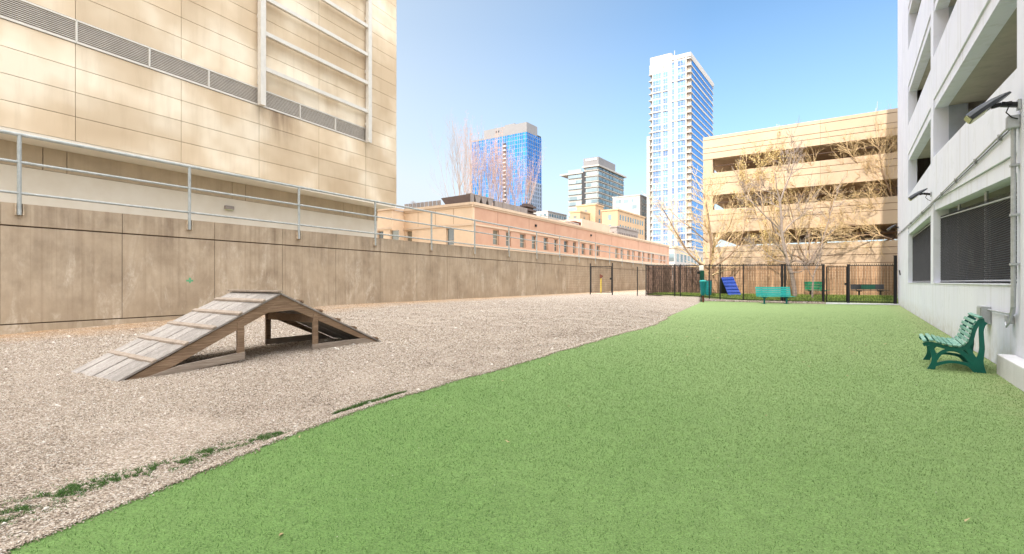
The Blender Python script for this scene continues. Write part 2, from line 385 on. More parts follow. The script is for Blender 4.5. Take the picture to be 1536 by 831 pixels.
def gh(x, Y):      # gravel height
    hw = float(np.interp(Y, [0, 12.8, 16.7, 22, 80], [0, 0, .125, .33, .36]))
    h = hw*max(ss(0, 3.5, tb(Y)-x), .85*ss(31.5, 36, Y))
    h += .125*math.exp(-((x+3.4)**2+(Y-9.6)**2)/5.5)
    return h
def fenceY(px): return 29.6*1711/(px+366)
def fgz(px): return float(np.interp(px, [840, 885, 969, 1020, 1115, 1239, 1345], [.37, .375, .40, .30, .055, -.01, 0]))
def fpt(px, z=None, back=0):
    Y = fenceY(px); return Vector((U(px)*Y+.5516*back, Y+.834*back, fgz(px) if z is None else z))

# ------------------------------------------------------------------ ground
t = NT('ground_soil'); M['soil'] = t.done(t.ramp(t.noise(2, 6, .6), (.3, (.16,.13,.10,1)), (.7, (.26,.22,.17,1))), .95, 0, .1)
g = MB(); g.add([(-3000,-3000,-.12),(3000,-3000,-.12),(3000,3000,-.12),(-3000,3000,-.12)], [(0,1,2,3)])
tag(g.build('ground', M['soil']), kind='structure')

t = NT('pea_gravel')
vc = t.vor(85, out='Color'); sc = t.n('ShaderNodeSeparateColor'); t.l(vc, sc.inputs[0])
c1 = t.ramp(sc.outputs[0], (0, (.17,.13,.097,1)), (.25, (.31,.248,.192,1)), (.55, (.445,.37,.295,1)), (.8, (.55,.47,.39,1)), (1, (.72,.67,.61,1)))
c1 = t.mix(t.math('MULTIPLY', t.ramp(t.noise(.45, 4, .6), (.4, 0.0), (.7, 1.0)), .35), c1, (.30,.235,.19,1))
c1 = t.mix(t.math('MULTIPLY', t.ramp(t.noise(2.6, 6, .7), (.5, 0.0), (.72, 1.0)), .3), c1, (.25,.19,.14,1))
# leaf litter band beside the retaining wall
x, y, z = t.xyz(); wd = t.math('SUBTRACT', x, t.math('MULTIPLY_ADD', y, .5827, -20.57))
lit = t.math('MULTIPLY', t.ramp(t.math('DIVIDE', wd, 4.0), (0, 1.0), (.35, .8), (.9, 0.0)), t.ramp(t.noise(1.3, 5, .6), (.3, .2), (.6, .85)))
c1 = t.mix(lit, c1, t.mix(t.math('GREATER_THAN', sc.outputs[1], .5), (.42,.24,.11,1), (.58,.40,.23,1)))
dv = t.vor(85, out='Distance')
t.bump(t.math('ADD', t.math('MULTIPLY', dv, -1.0), t.math('MULTIPLY', t.noise(5, 5, .6), 1.3)), .9, .016)
M['gravel'] = t.done(c1, .9, 0, .25)
g = MB(); NC = 90; ys = list(np.arange(-7, 2, .5))+list(np.arange(2, 14, .08)) + list(np.arange(14, 30, .5)) + list(np.arange(30, 40, .2)) + list(np.arange(40, 79, 2))
vs = []
for Y in ys:
    x0 = max(wall_x(Y)-.4, -60); x1 = tb(Y)
    for k in range(NC+1):
        f = k/NC; xx = x0+(x1-x0)*f
        n_ = mnoise.noise((xx*1.6, Y*1.6, 0))*.014 + mnoise.noise((xx*.5, Y*.5, 3))*.02
        vs.append((xx, Y, gh(xx, Y)+.012+n_*min(1, (1-f)*8)))
    vs.append((x1+.06, Y, -.03))
W_ = NC+2
g.add(vs, [(i*W_+k, i*W_+k+1, (i+1)*W_+k+1, (i+1)*W_+k) for i in range(len(ys)-1) for k in range(W_-1)])
tag(g.build('gravel_yard', M['gravel'], smooth=True), kind='structure')

def turf_tone(t):      # yellower pile away from the gravel edge
    x, y, z = t.xyz(); f = t.math('MULTIPLY_ADD', x, .075, t.math('MULTIPLY', y, .022))
    f = t.math('ADD', f, t.math('MULTIPLY_ADD', t.noise(.5, 4, .6), .5, -.22)); return t.ramp(f, (0.05, 0.0), (.75, 1.0))
t = NT('artificial_turf')
n1 = t.noise(.35, 5, .6); n2 = t.noise(90, 3, .7); n3 = t.noise(6, 6, .7)
c = t.ramp(n1, (.3, (.112,.22,.055,1)), (.7, (.147,.262,.074,1)))
c = t.mix(turf_tone(t), c, (.235,.335,.13,1))
c = t.mix(1.0, c, t.ramp(n2, (.25, .35), (.5, .95), (.75, 1.4)), 'MULTIPLY')
c = t.mix(1.0, c, t.ramp(n3, (.3, .88), (.7, 1.1)), 'MULTIPLY')
# dirt tread near the wall edge
x, y, z = t.xyz(); wd = t.math('SUBTRACT', t.math('MULTIPLY_ADD', y, .698, 2.23), x)
ed = t.math('MULTIPLY', t.ramp(t.math('DIVIDE', wd, 2.0), (0, .75), (.5, 0.0)), t.ramp(t.noise(3, 6, .7), (.4, 0.0), (.65, 1.0)))
c = t.mix(ed, c, (.26,.21,.12,1))
spk = t.math('GREATER_THAN', t.vor(7, out='Distance'), 2.0)
t.bump(t.math('ADD', n2, t.math('MULTIPLY', t.noise(14, 5, .6), 1.2)), .8, .012)
t.b.inputs['Sheen Weight'].default_value = .25; t.b.inputs['Sheen Tint'].default_value = (.8, 1, .5, 1)
M['turf'] = t.done(c, .85, 0, .2)
turf_far = [(1052, 451.6), (1115, 453.2), (1180, 455.0), (1239, 456.3), (1349, 458.0)]
g = MB(); ring = [(tb(Y), Y) for Y, _ in TB[:15]] + [tuple(ground(a, b)[:2]) for a, b in turf_far]
def turf_right(Y): return 2.23+.698*Y-.02
def turf_z(x, Y): return .006+max(0, mnoise.noise((x*.9, Y*.9, 9)))*.018*min(1, max(0, x-tb(Y))/.5)
rows = []; ysT = list(np.arange(-7, 2, .5))+list(np.arange(2, 12, .08))+list(np.arange(12, 29.4, .5))
vs = []; NT_ = 60
for Y in ysT:
    x0, x1 = tb(Y), turf_right(Y)
    for k in range(NT_+1):
        xx = x0+(x1-x0)*k/NT_
        vs.append((xx, Y, turf_z(xx, Y)))
W_ = NT_+1
g.add(vs, [(i*W_+k, i*W_+k+1, (i+1)*W_+k+1, (i+1)*W_+k) for i in range(len(ysT)-1) for k in range(NT_)])
Yl = ysT[-1]; far = [ground(a, b) for a, b in turf_far]
top = [(tb(Yl), Yl, .004)] + [(tb(Y_), Y_, .004) for Y_ in (30.3, 31.5)] + [(p.x, p.y, .004) for p in far]
g.add(top + [(turf_right(Yl), Yl, .004)], [tuple(range(len(top)+1))[::-1]])
tag(g.build('turf_lawn', M['turf'], smooth=True), kind='structure')

# turf blades
t = NT('turf_blades'); a_ = t.attr()
c = t.ramp(a_, (0, (.055,.13,.026,1)), (.25, (.108,.215,.05,1)), (.7, (.15,.275,.075,1)), (1, (.26,.38,.145,1)))
c = t.mix(turf_tone(t), c, t.ramp(a_, (0, (.11,.18,.055,1)), (.25, (.19,.285,.095,1)), (.7, (.25,.355,.135,1)), (1, (.36,.455,.21,1))))
t.b.inputs['Subsurface Weight'].default_value = 0
M['blade'] = t.done(c, .7, 0, .25)
def scatter_blades(name, pts, h, wdt, mat, lean=.5):
    n = len(pts); ang = RNG.random(n)*6.283; la = RNG.random(n)*6.283; hh = h*(.6+.6*RNG.random(n)); ww = wdt
    V = np.empty((n, 3, 3)); dx_ = np.cos(ang)*ww/2; dy_ = np.sin(ang)*ww/2
    V[:, 0] = pts; V[:, 1] = pts; V[:, 2] = pts
    V[:, 0, 0] -= dx_; V[:, 0, 1] -= dy_; V[:, 1, 0] += dx_; V[:, 1, 1] += dy_
    V[:, 2, 0] += np.cos(la)*hh*lean*RNG.random(n)*1.4; V[:, 2, 1] += np.sin(la)*hh*lean*RNG.random(n)*1.4; V[:, 2, 2] += hh
    me = bpy.data.meshes.new(name); me.vertices.add(n*3); me.vertices.foreach_set('co', V.ravel())
    me.loops.add(n*3); me.loops.foreach_set('vertex_index', np.arange(n*3, dtype=np.int32))
    me.polygons.add(n); me.polygons.foreach_set('loop_start', np.arange(0, n*3, 3, dtype=np.int32))
    me.update(calc_edges=True); at = me.attributes.new('v', 'FLOAT', 'POINT'); at.data.foreach_set('value', np.repeat(RNG.random(n), 3).astype(np.float32))
    me.materials.append(mat); o = bpy.data.objects.new(name, me); COL.objects.link(o); return tag(o, kind='stuff')
def sample_turf(n, y0, y1):
    Y = (y0**2+(y1**2-y0**2)*RNG.random(n))**.5
    X = Y*(-1.12+2.24*RNG.random(n)); xl = np.interp(Y, TBY, TBX); ok = (X > xl+.005) & (X < 2.23+.698*Y-.03)
    return np.stack([X[ok], Y[ok], np.full(ok.sum(), .004)], 1)
bl = sample_turf(2600000, 2.3, 24)
bl = bl[RNG.random(len(bl)) < np.clip((4.0/bl[:, 1])**1.35, .05, 1)*np.clip((24-bl[:, 1])/8, 0, 1)]
bl[:, 2] = [turf_z(a, b) for a, b in bl[:, :2]]
wd = .0028*np.clip(bl[:, 1]/3.0, 1, 3)
tag(scatter_blades('turf_grass', bl, .013, wd, M['blade'], .8), 'short green artificial grass pile covering the right side of the yard', 'grass')

# loose stones
t = NT('loose_stones'); a_ = t.attr()
x, y, z = t.xyz(); wd = t.math('SUBTRACT', x, t.math('MULTIPLY_ADD', y, .5827, -20.57))
lit = t.math('MULTIPLY', t.ramp(t.math('DIVIDE', wd, 4.0), (0, 1.0), (.35, .8), (.9, 0.0)), t.ramp(t.noise(1.3, 5, .6), (.3, .2), (.6, .9)))
def stone_col(c): return t.mix(lit, c, t.mix(a_, (.36,.20,.09,1), (.62,.43,.26,1)))
M['stone'] = t.done(stone_col(t.ramp(a_, (0, (.17,.13,.097,1)), (.3, (.335,.27,.21,1)), (.6, (.475,.395,.315,1)), (.85, (.58,.505,.42,1)), (1, (.72,.68,.63,1)))), .85, 0, .3)
def scatter_stones(name, X, Y, Z, R, mat, vals):
    n = len(X); base = np.array([(1,0,0),(0,1,0),(-1,0,0),(0,-1,0),(0,0,.7),(0,0,-.7)], float)
    tri = np.array([(0,1,4),(1,2,4),(2,3,4),(3,0,4),(1,0,5),(2,1,5),(3,2,5),(0,3,5)])
    s3 = np.stack([R*(.8+.8*RNG.random(n)), R*(.6+.6*RNG.random(n)), R*(.6+.5*RNG.random(n))], 1)
    a = RNG.random(n)*6.283; ca, sa = np.cos(a), np.sin(a); tl = (RNG.random(n)-.5)*1.0
    V = base[None]*s3[:, None]*(0.85+.3*RNG.random((n, 6, 1)))
    zt = V[:, :, 2]+V[:, :, 0]*tl[:, None]
    x_ = V[:, :, 0]*ca[:, None]-V[:, :, 1]*sa[:, None]; y_ = V[:, :, 0]*sa[:, None]+V[:, :, 1]*ca[:, None]
    VV = np.stack([x_+X[:, None], y_+Y[:, None], zt+Z[:, None]], 2)
    idx = (tri[None]+(np.arange(n)*6)[:, None, None]).ravel().astype(np.int32)
    me = bpy.data.meshes.new(name); me.vertices.add(n*6); me.vertices.foreach_set('co', VV.ravel())
    me.loops.add(len(idx)); me.loops.foreach_set('vertex_index', idx); nf = n*8
    me.polygons.add(nf); me.polygons.foreach_set('loop_start', np.arange(0, nf*3, 3, dtype=np.int32)); me.update(calc_edges=True)
    at = me.attributes.new('v', 'FLOAT', 'POINT'); at.data.foreach_set('value', np.repeat(vals, 6).astype(np.float32))
    me.materials.append(mat)
    o = bpy.data.objects.new(name, me); COL.objects.link(o); return tag(o, kind='stuff')
def gravel_pts(n, y0, y1):
    Y = (y0**2+(y1**2-y0**2)*RNG.random(n))**.5; X = Y*(-1.12+1.6*RNG.random(n))
    xl = np.interp(Y, TBY, TBX); ok = (X < xl+.04) & (X > -20.4+.5827*Y); return X[ok], Y[ok]
X, Y = gravel_pts(2200000, 2.4, 34)
k_ = RNG.random(len(X)) < np.clip((4.2/Y)**1.6, 0, 1)*np.clip((34-Y)/14, 0, 1); X, Y = X[k_], Y[k_]
hw = np.interp(Y, [0,12.8,16.7,22,80], [0,0,.125,.33,.36]); tt = np.clip((np.interp(Y, TBY, TBX)-X)/3.5, 0, 1); tt = tt*tt*(3-2*tt)
Z = hw*tt+.125*np.exp(-((X+3.4)**2+(Y-9.6)**2)/5.5)+.014+np.array([mnoise.noise((a*1.6, b*1.6, 0))*.014+mnoise.noise((a*.5, b*.5, 3))*.02 for a, b in zip(X, Y)])*np.clip((np.interp(Y, TBY, TBX)-X)*1.0, 0, 1)
R = (.0043+.0045*RNG.random(len(X))**2)*np.clip(Y/4.5, 1, 2.6); big = RNG.random(len(X)) < .002; R[big] *= 2.8
vals = RNG.random(len(X)); vals[big] = .95
tag(scatter_stones('gravel_stones', X, Y, Z, R, M['stone'], vals), 'loose tan and grey pea gravel stones over the left side of the yard', 'gravel')

# strip of exposed turf along the gravel edge (photo lower left)
def on(px, py): p = ground(px, py); return p.x, p.y
path = [(-30,800),(0,782),(60,755),(120,733),(200,715),(260,700),(320,678),(390,660),(432,650)]
pp = [on(*q) for q in path]; L = []
for i in range(17000):
    k = RNG.random()*(len(pp)-1); j = int(k); f = k-j
    x_ = pp[j][0]*(1-f)+pp[j+1][0]*f; y_ = pp[j][1]*(1-f)+pp[j+1][1]*f
    wdt = .21*(1-k/len(pp)*.7); x_ += RNG.normal()*wdt*.45; y_ += RNG.normal()*wdt*.45
    if mnoise.noise((x_*9, y_*9, 5))+.9*mnoise.noise((x_*30, y_*30, 2)) > .08 and x_ < tb(y_)-.02: L.append((x_, y_, gh(x_, y_)+.012))
t = NT('fringe_blades'); M['fringe'] = t.done(t.ramp(t.attr(), (0, (.03,.085,.02,1)), (.6, (.08,.18,.04,1)), (1, (.20,.31,.10,1))), .7, 0, .2)
tag(scatter_blades('grass_fringe', np.array(L), .018, .0045, M['fringe'], 1.2), 'strip of darker green turf poking through the gravel beside the lawn edge', 'grass')
ex = ground(550, 617); L = []
for i in range(2500):
    k = RNG.random(); y_ = 5.05+1.0*k+RNG.normal()*.02; x_ = tb(y_)-.02+RNG.normal()*.03*(1-abs(2*k-1))-.0
    L.append((x_-.06, y_, .014))
tag(scatter_blades('grass_tuft_edge', np.array(L), .03, .004, M['fringe'], .8), 'small raised tuft of turf at the middle of the lawn edge', 'grass')
n = 26000; Ys = 2.4+16*RNG.random(n)**1.6; Xs = np.interp(Ys, TBY, TBX)+np.abs(RNG.normal(size=n))*.035*(1+Ys*.08)-.03
tag(scatter_stones('spilled_gravel', Xs, Ys, np.full(n, .016), (.0035+.005*RNG.random(n)**2)*np.clip(Ys/5, 1, 2), M['stone'], RNG.random(n)), 'gravel spilled over the edge of the green turf', 'gravel')
n = 60; q = sample_turf(4*n, 2.6, 14)[:n]
t = NT('dry_leaf'); M['leaf'] = t.done(t.ramp(t.attr(), (0, (.25,.15,.06,1)), (1, (.62,.52,.30,1))), .8)
tag(scatter_blades('fallen_leaves', q+np.array([0, 0, .016]), .012, .022*np.clip(q[:, 1]/5, 1, 2), M['leaf'], 4.0), 'a few small dry leaves lying on the green turf', 'leaves')
# light specks on the turf
n = 700; q = sample_turf(n, 2.6, 16)
t = NT('pale_grit'); M['grit'] = t.done((.7,.68,.55,1), .8)
tag(scatter_stones('turf_grit', q[:, 0], q[:, 1], q[:, 2]+.014, np.full(len(q), .0042)*np.clip(q[:, 1]/5, .8, 2.5), M['grit'], RNG.random(len(q))), 'pale grit specks scattered on the green turf', 'grit')

# ------------------------------------------------------------------ upper terrace behind the retaining wall
g = MB(); a0, a1 = -12, 92
p = [WL.pt(a0, 0, -.3), WL.pt(a1, 0, -.3), WL.pt(a1, 0, -150), WL.pt(a0, 0, -150)]
g.hexa([Vector((q.x, q.y, -.1)) for q in p]+[Vector((q.x, q.y, 3.30)) for q in p])
tag(g.build('upper_terrace', M['int_conc']), kind='structure')

# ------------------------------------------------------------------ retaining wall
sY = 1/.864     # distance along the wall per metre of Y
rw = thing('retaining_wall', WL.pt(14, 0), 'long tan concrete retaining wall with rain streaks behind the gravel', 'retaining wall')
def wtop(a): Y = a*.864; return 3.33+.0062*Y
jY = [-10, -4, .5, 3.5, 5.9, 8.2, 10.5, 12.8, 15.1, 17.47, 19.75, 22.0, 24.3, 26.6, 28.9, 31.3, 33.6, 36, 38.4, 40.8, 43.2, 45.6, 48, 50.5, 53, 55.5, 58, 60.5, 63, 66, 69, 72, 75.5]
bk = MB(); WL.box(bk, -12, 87.5, -.3, 3.2, -.30, -.022); bk.build('joint_backing', M['joint'], rw)
lo = MB(); up = MB(); fo = MB()
for y0, y1 in zip(jY[:-1], jY[1:]):
    a, b = y0*sY+.008, y1*sY-.008
    lo.val = random.random(); WL.box(lo, a, b, .265, 2.80, -.021, 0); up.val = random.random()
    WL.box(up, a, b, 0, 0, -.28, .012, (2.835, 2.835, wtop(a), wtop(b)))
WL.box(fo, -12, 87.5, -.3, .235, -.02, .03)
lo.build('wall_panels', M['retain'], rw, bevel=.006); up.build('coping', M['retain'], rw, bevel=.008); fo.build('footing', M['retain'], rw)

t = NT('green_spray'); M['spray'] = t.done(t.ramp(t.noise(30, 4, .7), (.35, (.05,.30,.14,1)), (.7, (.22,.48,.28,1))), .8)
m = MB(); a_ = WL.a(284.5); z_k = WL.z(284.5, 421); WL.box(m, a_-.11, a_+.11, z_k-.03, z_k+.03, .002, .004); WL.box(m, a_-.03, a_+.04, z_k+.031, z_k+.10, .002, .004); WL.box(m, a_-.02, a_+.03, z_k-.08, z_k-.031, .002, .004); m.build('spray_mark', M['spray'], rw)
# pipe railing, bolted outside the coping
rl = thing('pipe_railing', WL.pt(15.2, 3.3), 'grey three rail pipe railing bolted along the top of the concrete retaining wall', 'railing')
off = .075; zr = [.27, 1.08, 1.80]      # above wall top
pY = [13.1+3.62*k for k in range(-3, 18)]
def rail_z(a, dz_): return 3.40+dz_+.0*a
for dz_, r_, nm in ((1.80, .048, 'top_rail'), (1.08, .036, 'middle_rail'), (.27, .034, 'lower_rail')):
    m = MB(); m.tube([WL.pt(a_, rail_z(a_, dz_)-.0, off) for a_ in (pY[0]*sY, pY[-1]*sY)], r_, 10)
    for y_ in pY: a_ = y_*sY+.1; m.tube([WL.pt(a_, rail_z(a_, dz_), off), WL.pt(a_+.07, rail_z(a_, dz_), off)], r_+.006, 10)
    m.build(nm, M['rail'], rl, smooth=False)
for y_ in pY:
    a_ = y_*sY; m = MB(); m.tube([WL.pt(a_, 3.10, off), WL.pt(a_, 5.2, off)], .046, 10); po = m.build('post', M['rail'], rl)
    for s_ in (-1, 1):
        m = MB(); WL.box(m, a_+s_*.075-.012, a_+s_*.075+.012, 3.09, 3.40, .013, .11); m.build('bracket', M['bracket'], po)

# ------------------------------------------------------------------ left building (tan panels)
t, al, z_, base, wv = PANEL
aL = lambda px: BL.a(px)
sa = aL(418)
dst = t.math('DIVIDE', t.math('ABSOLUTE', t.math('SUBTRACT', al, (BL.pt(sa, 0).x*.4676+BL.pt(sa, 0).y*.884))), 1.7)
dzz = t.math('DIVIDE', t.math('SUBTRACT', 9.4, z_), 1.9)
stn = t.math('MULTIPLY', t.ramp(dst, (0, 1.0), (1, 0.0)), t.math('MULTIPLY', t.ramp(dzz, (0.0, 0.0), (.03, 1.0), (1, 0.0)), t.ramp(t.noise(1, 5, .65, t.mapping((3.5,1,.5), src=wv)), (.3, .25), (.6, 1.0))))
base = t.mix(t.math('MULTIPLY', stn, .85), base, (.13,.075,.04,1))
t.bump(t.noise(30, 5, .6), .12, .01)
M['panel'] = t.done(base, .75, 0, .3)
M['panel_low'] = (lambda t: t.done(t.mix(t.ramp(t.noise(1.2, 5, .6), (.35, 0.0), (.7, .35)), (.70,.64,.54,1), (.55,.46,.34,1)), .8, 0, .25))(NT('cream_base_wall'))
M['panel_up'] = concrete('tan_base_block', (.52,.42,.30,1), .65, .5)
sB = 1/.884
lb = thing('office_building', BL.pt(28, 3.3), 'tall tan panelled office building with a louvre band above the retaining wall', 'building')
vj = [-22, -16] + [16.76-2.97*k for k in range(9, 0, -1)] + [16.76, 19.74, 22.71, 25.68, 28.6, 30.9]
vj = sorted(vj); rowz = [6.07+.8185*k for k in range(0, 26)]
core = MB(); BL.box(core, -22*sB, 30.9*sB-.03, 6.09, 27.3, -18, -.045); core.build('core', M['tan_groove'], lb)
m = MB()
for y0, y1 in zip(vj[:-1], vj[1:]):
    for k in range(25):
        if k == 4 and y1 > -6: 
            if y0 < 28.5: continue
        m.val = random.random()
        BL.box(m, y0*sB+.009, y1*sB-.009, rowz[k]+.009, rowz[k+1]-.009, -.044, 0)
m.build('facade_panels', M['panel'], lb)
m = MB()
EF = Face(*BL.pt(30.9*sB, 0)[:2], -BL.d[1], BL.d[0], 1)    # end wall
for k in range(25): EF.box(m, .002, 18, rowz[k]+.009, rowz[k+1]-.009, 0.0, -.029)
m.build('end_panels', M['panel'], lb)
m = MB(); BL.box(m, -22*sB, 30.9*sB, 27.3, 27.7, -18, .05); m.build('roof_edge', M['panel'], lb)
# louvre band
lz0, lz1 = rowz[4]+.02, rowz[5]-.02
secs = [-5.5, -2.0, 1.2, 4.4, 7.6, 10.8, 13.9, 16.76, 19.9-.6, 21.9, 22.71+.03, 24.6, 26.7, 28.45]
secs = [-5.5, -2.0, 1.2, 4.4, 7.6, 10.8, 13.9, BL.a(114.5)/sB, BL.a(224)/sB, BL.a(313)/sB, BL.a(391)/sB, BL.a(450)/sB, BL.a(503)/sB, BL.a(549)/sB]
for i, (y0, y1) in enumerate(zip(secs[:-1], secs[1:])):
    m = MB(); a0, a1 = y0*sB+.03, y1*sB-.03
    n_ = 11
    for k in range(n_):
        zc = lz0+.05+(lz1-lz0-.1)*(k+.5)/n_
        m.hexa([BL.pt(a0, zc-.028, .01), BL.pt(a1, zc-.028, .01), BL.pt(a1, zc+.014, -.04), BL.pt(a0, zc+.014, -.04),
                BL.pt(a0, zc-.010, .012), BL.pt(a1, zc-.010, .012), BL.pt(a1, zc+.03, -.038), BL.pt(a0, zc+.03, -.038)])
    lv = m.build('louver', M['louver'] if 'louver' in M else M.setdefault('louver', simple('louvre_metal', (.66,.60,.52,1), .55, .1, var=.15)), lb)
    m = MB(); BL.box(m, a0-.025, a1+.025, lz0-.01, lz0+.05, -.04, .03); BL.box(m, a0-.025, a1+.025, lz1-.05, lz1+.01, -.04, .03)
    BL.box(m, a1-.0, a1+.055, lz0+.05, lz1-.05, -.04, .034); m.build('louver_frame', M['pale_frame'] if 'pale_frame' in M else M.setdefault('pale_frame', simple('pale_frame', (.66,.62,.55,1), .5, .1, var=.1)), lv)
# trellis frame standing off the facade
tr_off = .28
fm = M['pale_frame']; aP = [BL.a(393, tr_off), BL.a(553.5, tr_off)]
for a_, zb in zip(aP, (BL.z(393, 158, tr_off), BL.z(553.5, 214, tr_off))):
    m = MB(); BL.box(m, a_-.13, a_+.13, zb, 26.5, tr_off-.12, tr_off+.10); o = m.build('trellis_post', fm, lb)
    m = MB()
    for k in range(6): BL.box(m, a_-.06, a_+.06, zb+1+3*k, zb+1.15+3*k, 0.005, tr_off-.12)
    m.build('stand_off', fm, o)
for k in range(9):
    zc = BL.z(398.9, 104, tr_off)+k*1.605
    m = MB(); BL.box(m, aP[0]+.13, aP[1]-.13, zc-.09, zc+.09, tr_off-.08, tr_off+.07); m.build('trellis_rung', fm, lb)
# recessed base storey
ro = -1.25; aE = BL.a(566, ro)
m = MB(); BL.box(m, -22*sB, 30.9*sB, 5.93, 6.072, -18, -.01); m.build('soffit', M['panel_low'], lb)
m = MB(); BL.box(m, -22*sB, aE, 3.3, 5.15, -17, ro); m.build('base_wall', M['panel_low'], lb)
m = MB(); y_ = -22
cuts = [-22*sB, -10, -2, 6, 10, BL.a(64, ro), BL.a(100, ro), BL.a(348, ro), BL.a(368, ro), BL.a(515, ro), BL.a(528, ro), aE-.9, aE-.45, aE]
cuts = sorted(cuts)
for a0, a1 in zip(cuts[:-1], cuts[1:]):
    m.val = random.random(); BL.box(m, a0+.012, a1-.012, 5.16, 5.93, -17, ro+.02)
m.build('base_blocks', M['panel_up'], lb)
m = MB(); BL.box(m, BL.a(165, ro), BL.a(347, ro), 3.55, 3.95, ro+.003, ro+.05); 
vg = m.build('vent_panel', fm, lb); m = MB()
for k in range(5): BL.box(m, BL.a(165, ro)+.06, BL.a(347, ro)-.06, 3.60+.065*k, 3.635+.065*k, ro+.051, ro+.075)
m.build('slats', fm, vg)
lf_ = thing('wall_light', BL.pt(BL.a(342, ro), 4.3, ro), 'small beige bulkhead light on the cream wall above the retaining wall', 'wall light')
m = MB(); a_ = BL.a(342, ro); zc = BL.z(342, 312, ro); BL.box(m, a_-.2, a_+.2, zc-.07, zc+.09, ro+.02, ro+.16); m.build('housing', M['roof_grey'], lf_, bevel=.02)
m = MB(); BL.box(m, a_-.17, a_+.17, zc-.10, zc-.072, ro+.03, ro+.15); m.build('diffuser', M['lens'], lf_)

# ------------------------------------------------------------------ white parking garage (right)
gs = 1/.820
pg = thing('parking_garage', GR.pt(20*gs, 0), 'white painted open parking garage with meshed ground floor openings beside the turf', 'parking garage')
aFar = GR.a(1346.5)
bays = [dict(a0=GR.a(1400), a1=GR.a(1525.5), # near bay: z (at a1 side near camera, at a0 far) linear in Y
             op=[((7.17, 1.30, 2.925), (15.4, 1.30, 3.56)), ((7.17, 4.41, 5.86), (15.4, 5.19, 6.69)), ((7.17, 7.45, 8.92), (15.4, 8.28, 9.70)), ((7.17, 10.55, 12.05), (15.4, 11.4, 12.85)), ((7.17, 13.7, 15.2), (15.4, 14.5, 16.0))]),
        dict(a0=GR.a(1362), a1=GR.a(1396),
             op=[((16.05, 1.30, 3.53), (23.7, 1.30, 3.62)), ((16.05, 5.13, 6.66), (23.7, 5.40, 7.12)), ((16.05, 8.15, 9.67), (24, 8.78, 10.37)), ((16.05, 11.5, 13.05), (24.2, 12.36, 14.1)), ((16.05, 14.8, 16.3), (24.2, 15.6, 17.3))]),
        dict(a0=(5.6)*gs, a1=-2.5*gs,
             op=[((-2.5, 1.30, 2.3), (5.6, 1.30, 2.8)), ((-2.5, 3.7, 5.0), (5.6, 4.25, 5.7)), ((-2.5, 6.6, 8.0), (5.6, 7.3, 8.76)), ((-2.5, 9.7, 11.1), (5.6, 10.4, 11.9)), ((-2.5, 12.8, 14.2), (5.6, 13.5, 15.0))])]
TH = -.34; ZT = 19.6
fa = MB(); lip = MB()
GR.box(fa, bays[1]['a0'], aFar, -.3, ZT, TH, 0)                              # far pier
GR.box(fa, bays[0]['a0'], bays[1]['a1'], -.3, ZT, -.8, 0)                    # middle column
GR.box(fa, bays[2]['a0'], bays[0]['a1'], -.3, ZT, -.8, 0)                    # near pier
GR.box(fa, -7*gs, bays[2]['a1'], -.3, ZT, TH, 0)
slabs = MB()
for b in bays:
    lo_a, hi_a = min(b['a0'], b['a1']), max(b['a0'], b['a1'])
    def zl(q, i):   # z at lo_a and hi_a for edge i of opening q
        (y0, *z0), (y1, *z1) = q; k = (z1[i]-z0[i])/(y1-y0)
        return z0[i]+k*(lo_a/gs-y0), z0[i]+k*(hi_a/gs-y0)
    prev = (-.3, -.3)
    for i, q in enumerate(b['op']):
        bo = zl(q, 0); tp = zl(q, 1)
        if i == 0: GR.box(fa, lo_a, hi_a, 0, 0, TH, 0, (prev[0], prev[1], bo[0], bo[1]))
        else:
            GR.box(lip, lo_a, hi_a, 0, 0, TH, -.035, (prev[0], prev[1], prev[0]+.27, prev[1]+.27))
            GR.box(fa, lo_a, hi_a, 0, 0, TH, 0, (prev[0]+.285, prev[1]+.285, bo[0], bo[1]))
            GR.box(slabs, lo_a, hi_a, 0, 0, -15, TH-.003, (prev[0]+.02, prev[1]+.02, prev[0]+.5, prev[1]+.5))
        prev = tp
    GR.box(fa, lo_a, hi_a, 0, 0, TH, 0, (prev[0], prev[1], ZT, ZT))
fa.build('facade', M['white_paint'], pg); lip.build('spandrel_lip', M['white_paint'], pg)
slabs.build('floor_slabs', M['soffit'], pg)
m = MB(); GR.box(m, -7*gs, aFar, ZT, ZT+.12, TH-.05, .05); m.build('parapet_cap', M['white_paint'], pg)
m = MB(); GR.box(m, -7*gs, aFar, -.3, .30, -15, TH-.01); GR.box(m, -7*gs, aFar, -.3, 18.5, -15.4, -15.01)
GR.box(m, aFar-.35, aFar-.003, -.3, 19.5, -15, TH-.01); GR.box(m, -7*gs, -6.6*gs, .31, 18.5, -15, TH-.01); GR.box(m, -7*gs, aFar-.36, 18.51, 19.0, -15, TH-.01)
m.build('inner_walls', M['int_conc'], pg)
# inner columns, painted
for k, (Y, D, wd_, mt) in enumerate([(18.9, 1.9, .7, 'int_blue'), (20.9, .85, .35, 'int_blue'), (13.2, 6, .6, 'int_blue'), (9.5, 6, .6, 'int_conc'), (24.3, 3, .6, 'int_conc')]):
    m = MB(); a_ = Y*gs; GR.box(m, a_-wd_/2, a_+wd_/2, .31, 18.4, -D-wd_, -D); m.build('inner_column', M[mt], pg)
m = MB(); GR.box(m, bays[0]['a0']-.012, bays[0]['a0']-.002, .31, 18, -.79, -.36); m.build('column_paint', M['int_blue'], pg)
# sill trim, spandrel grooves
m = MB()
for b in bays[:2]: GR.box(m, min(b['a0'], b['a1'])+.01, max(b['a0'], b['a1'])-.01, 1.302, 1.325, TH, .018)
m.build('sill', M['white_paint'], pg)

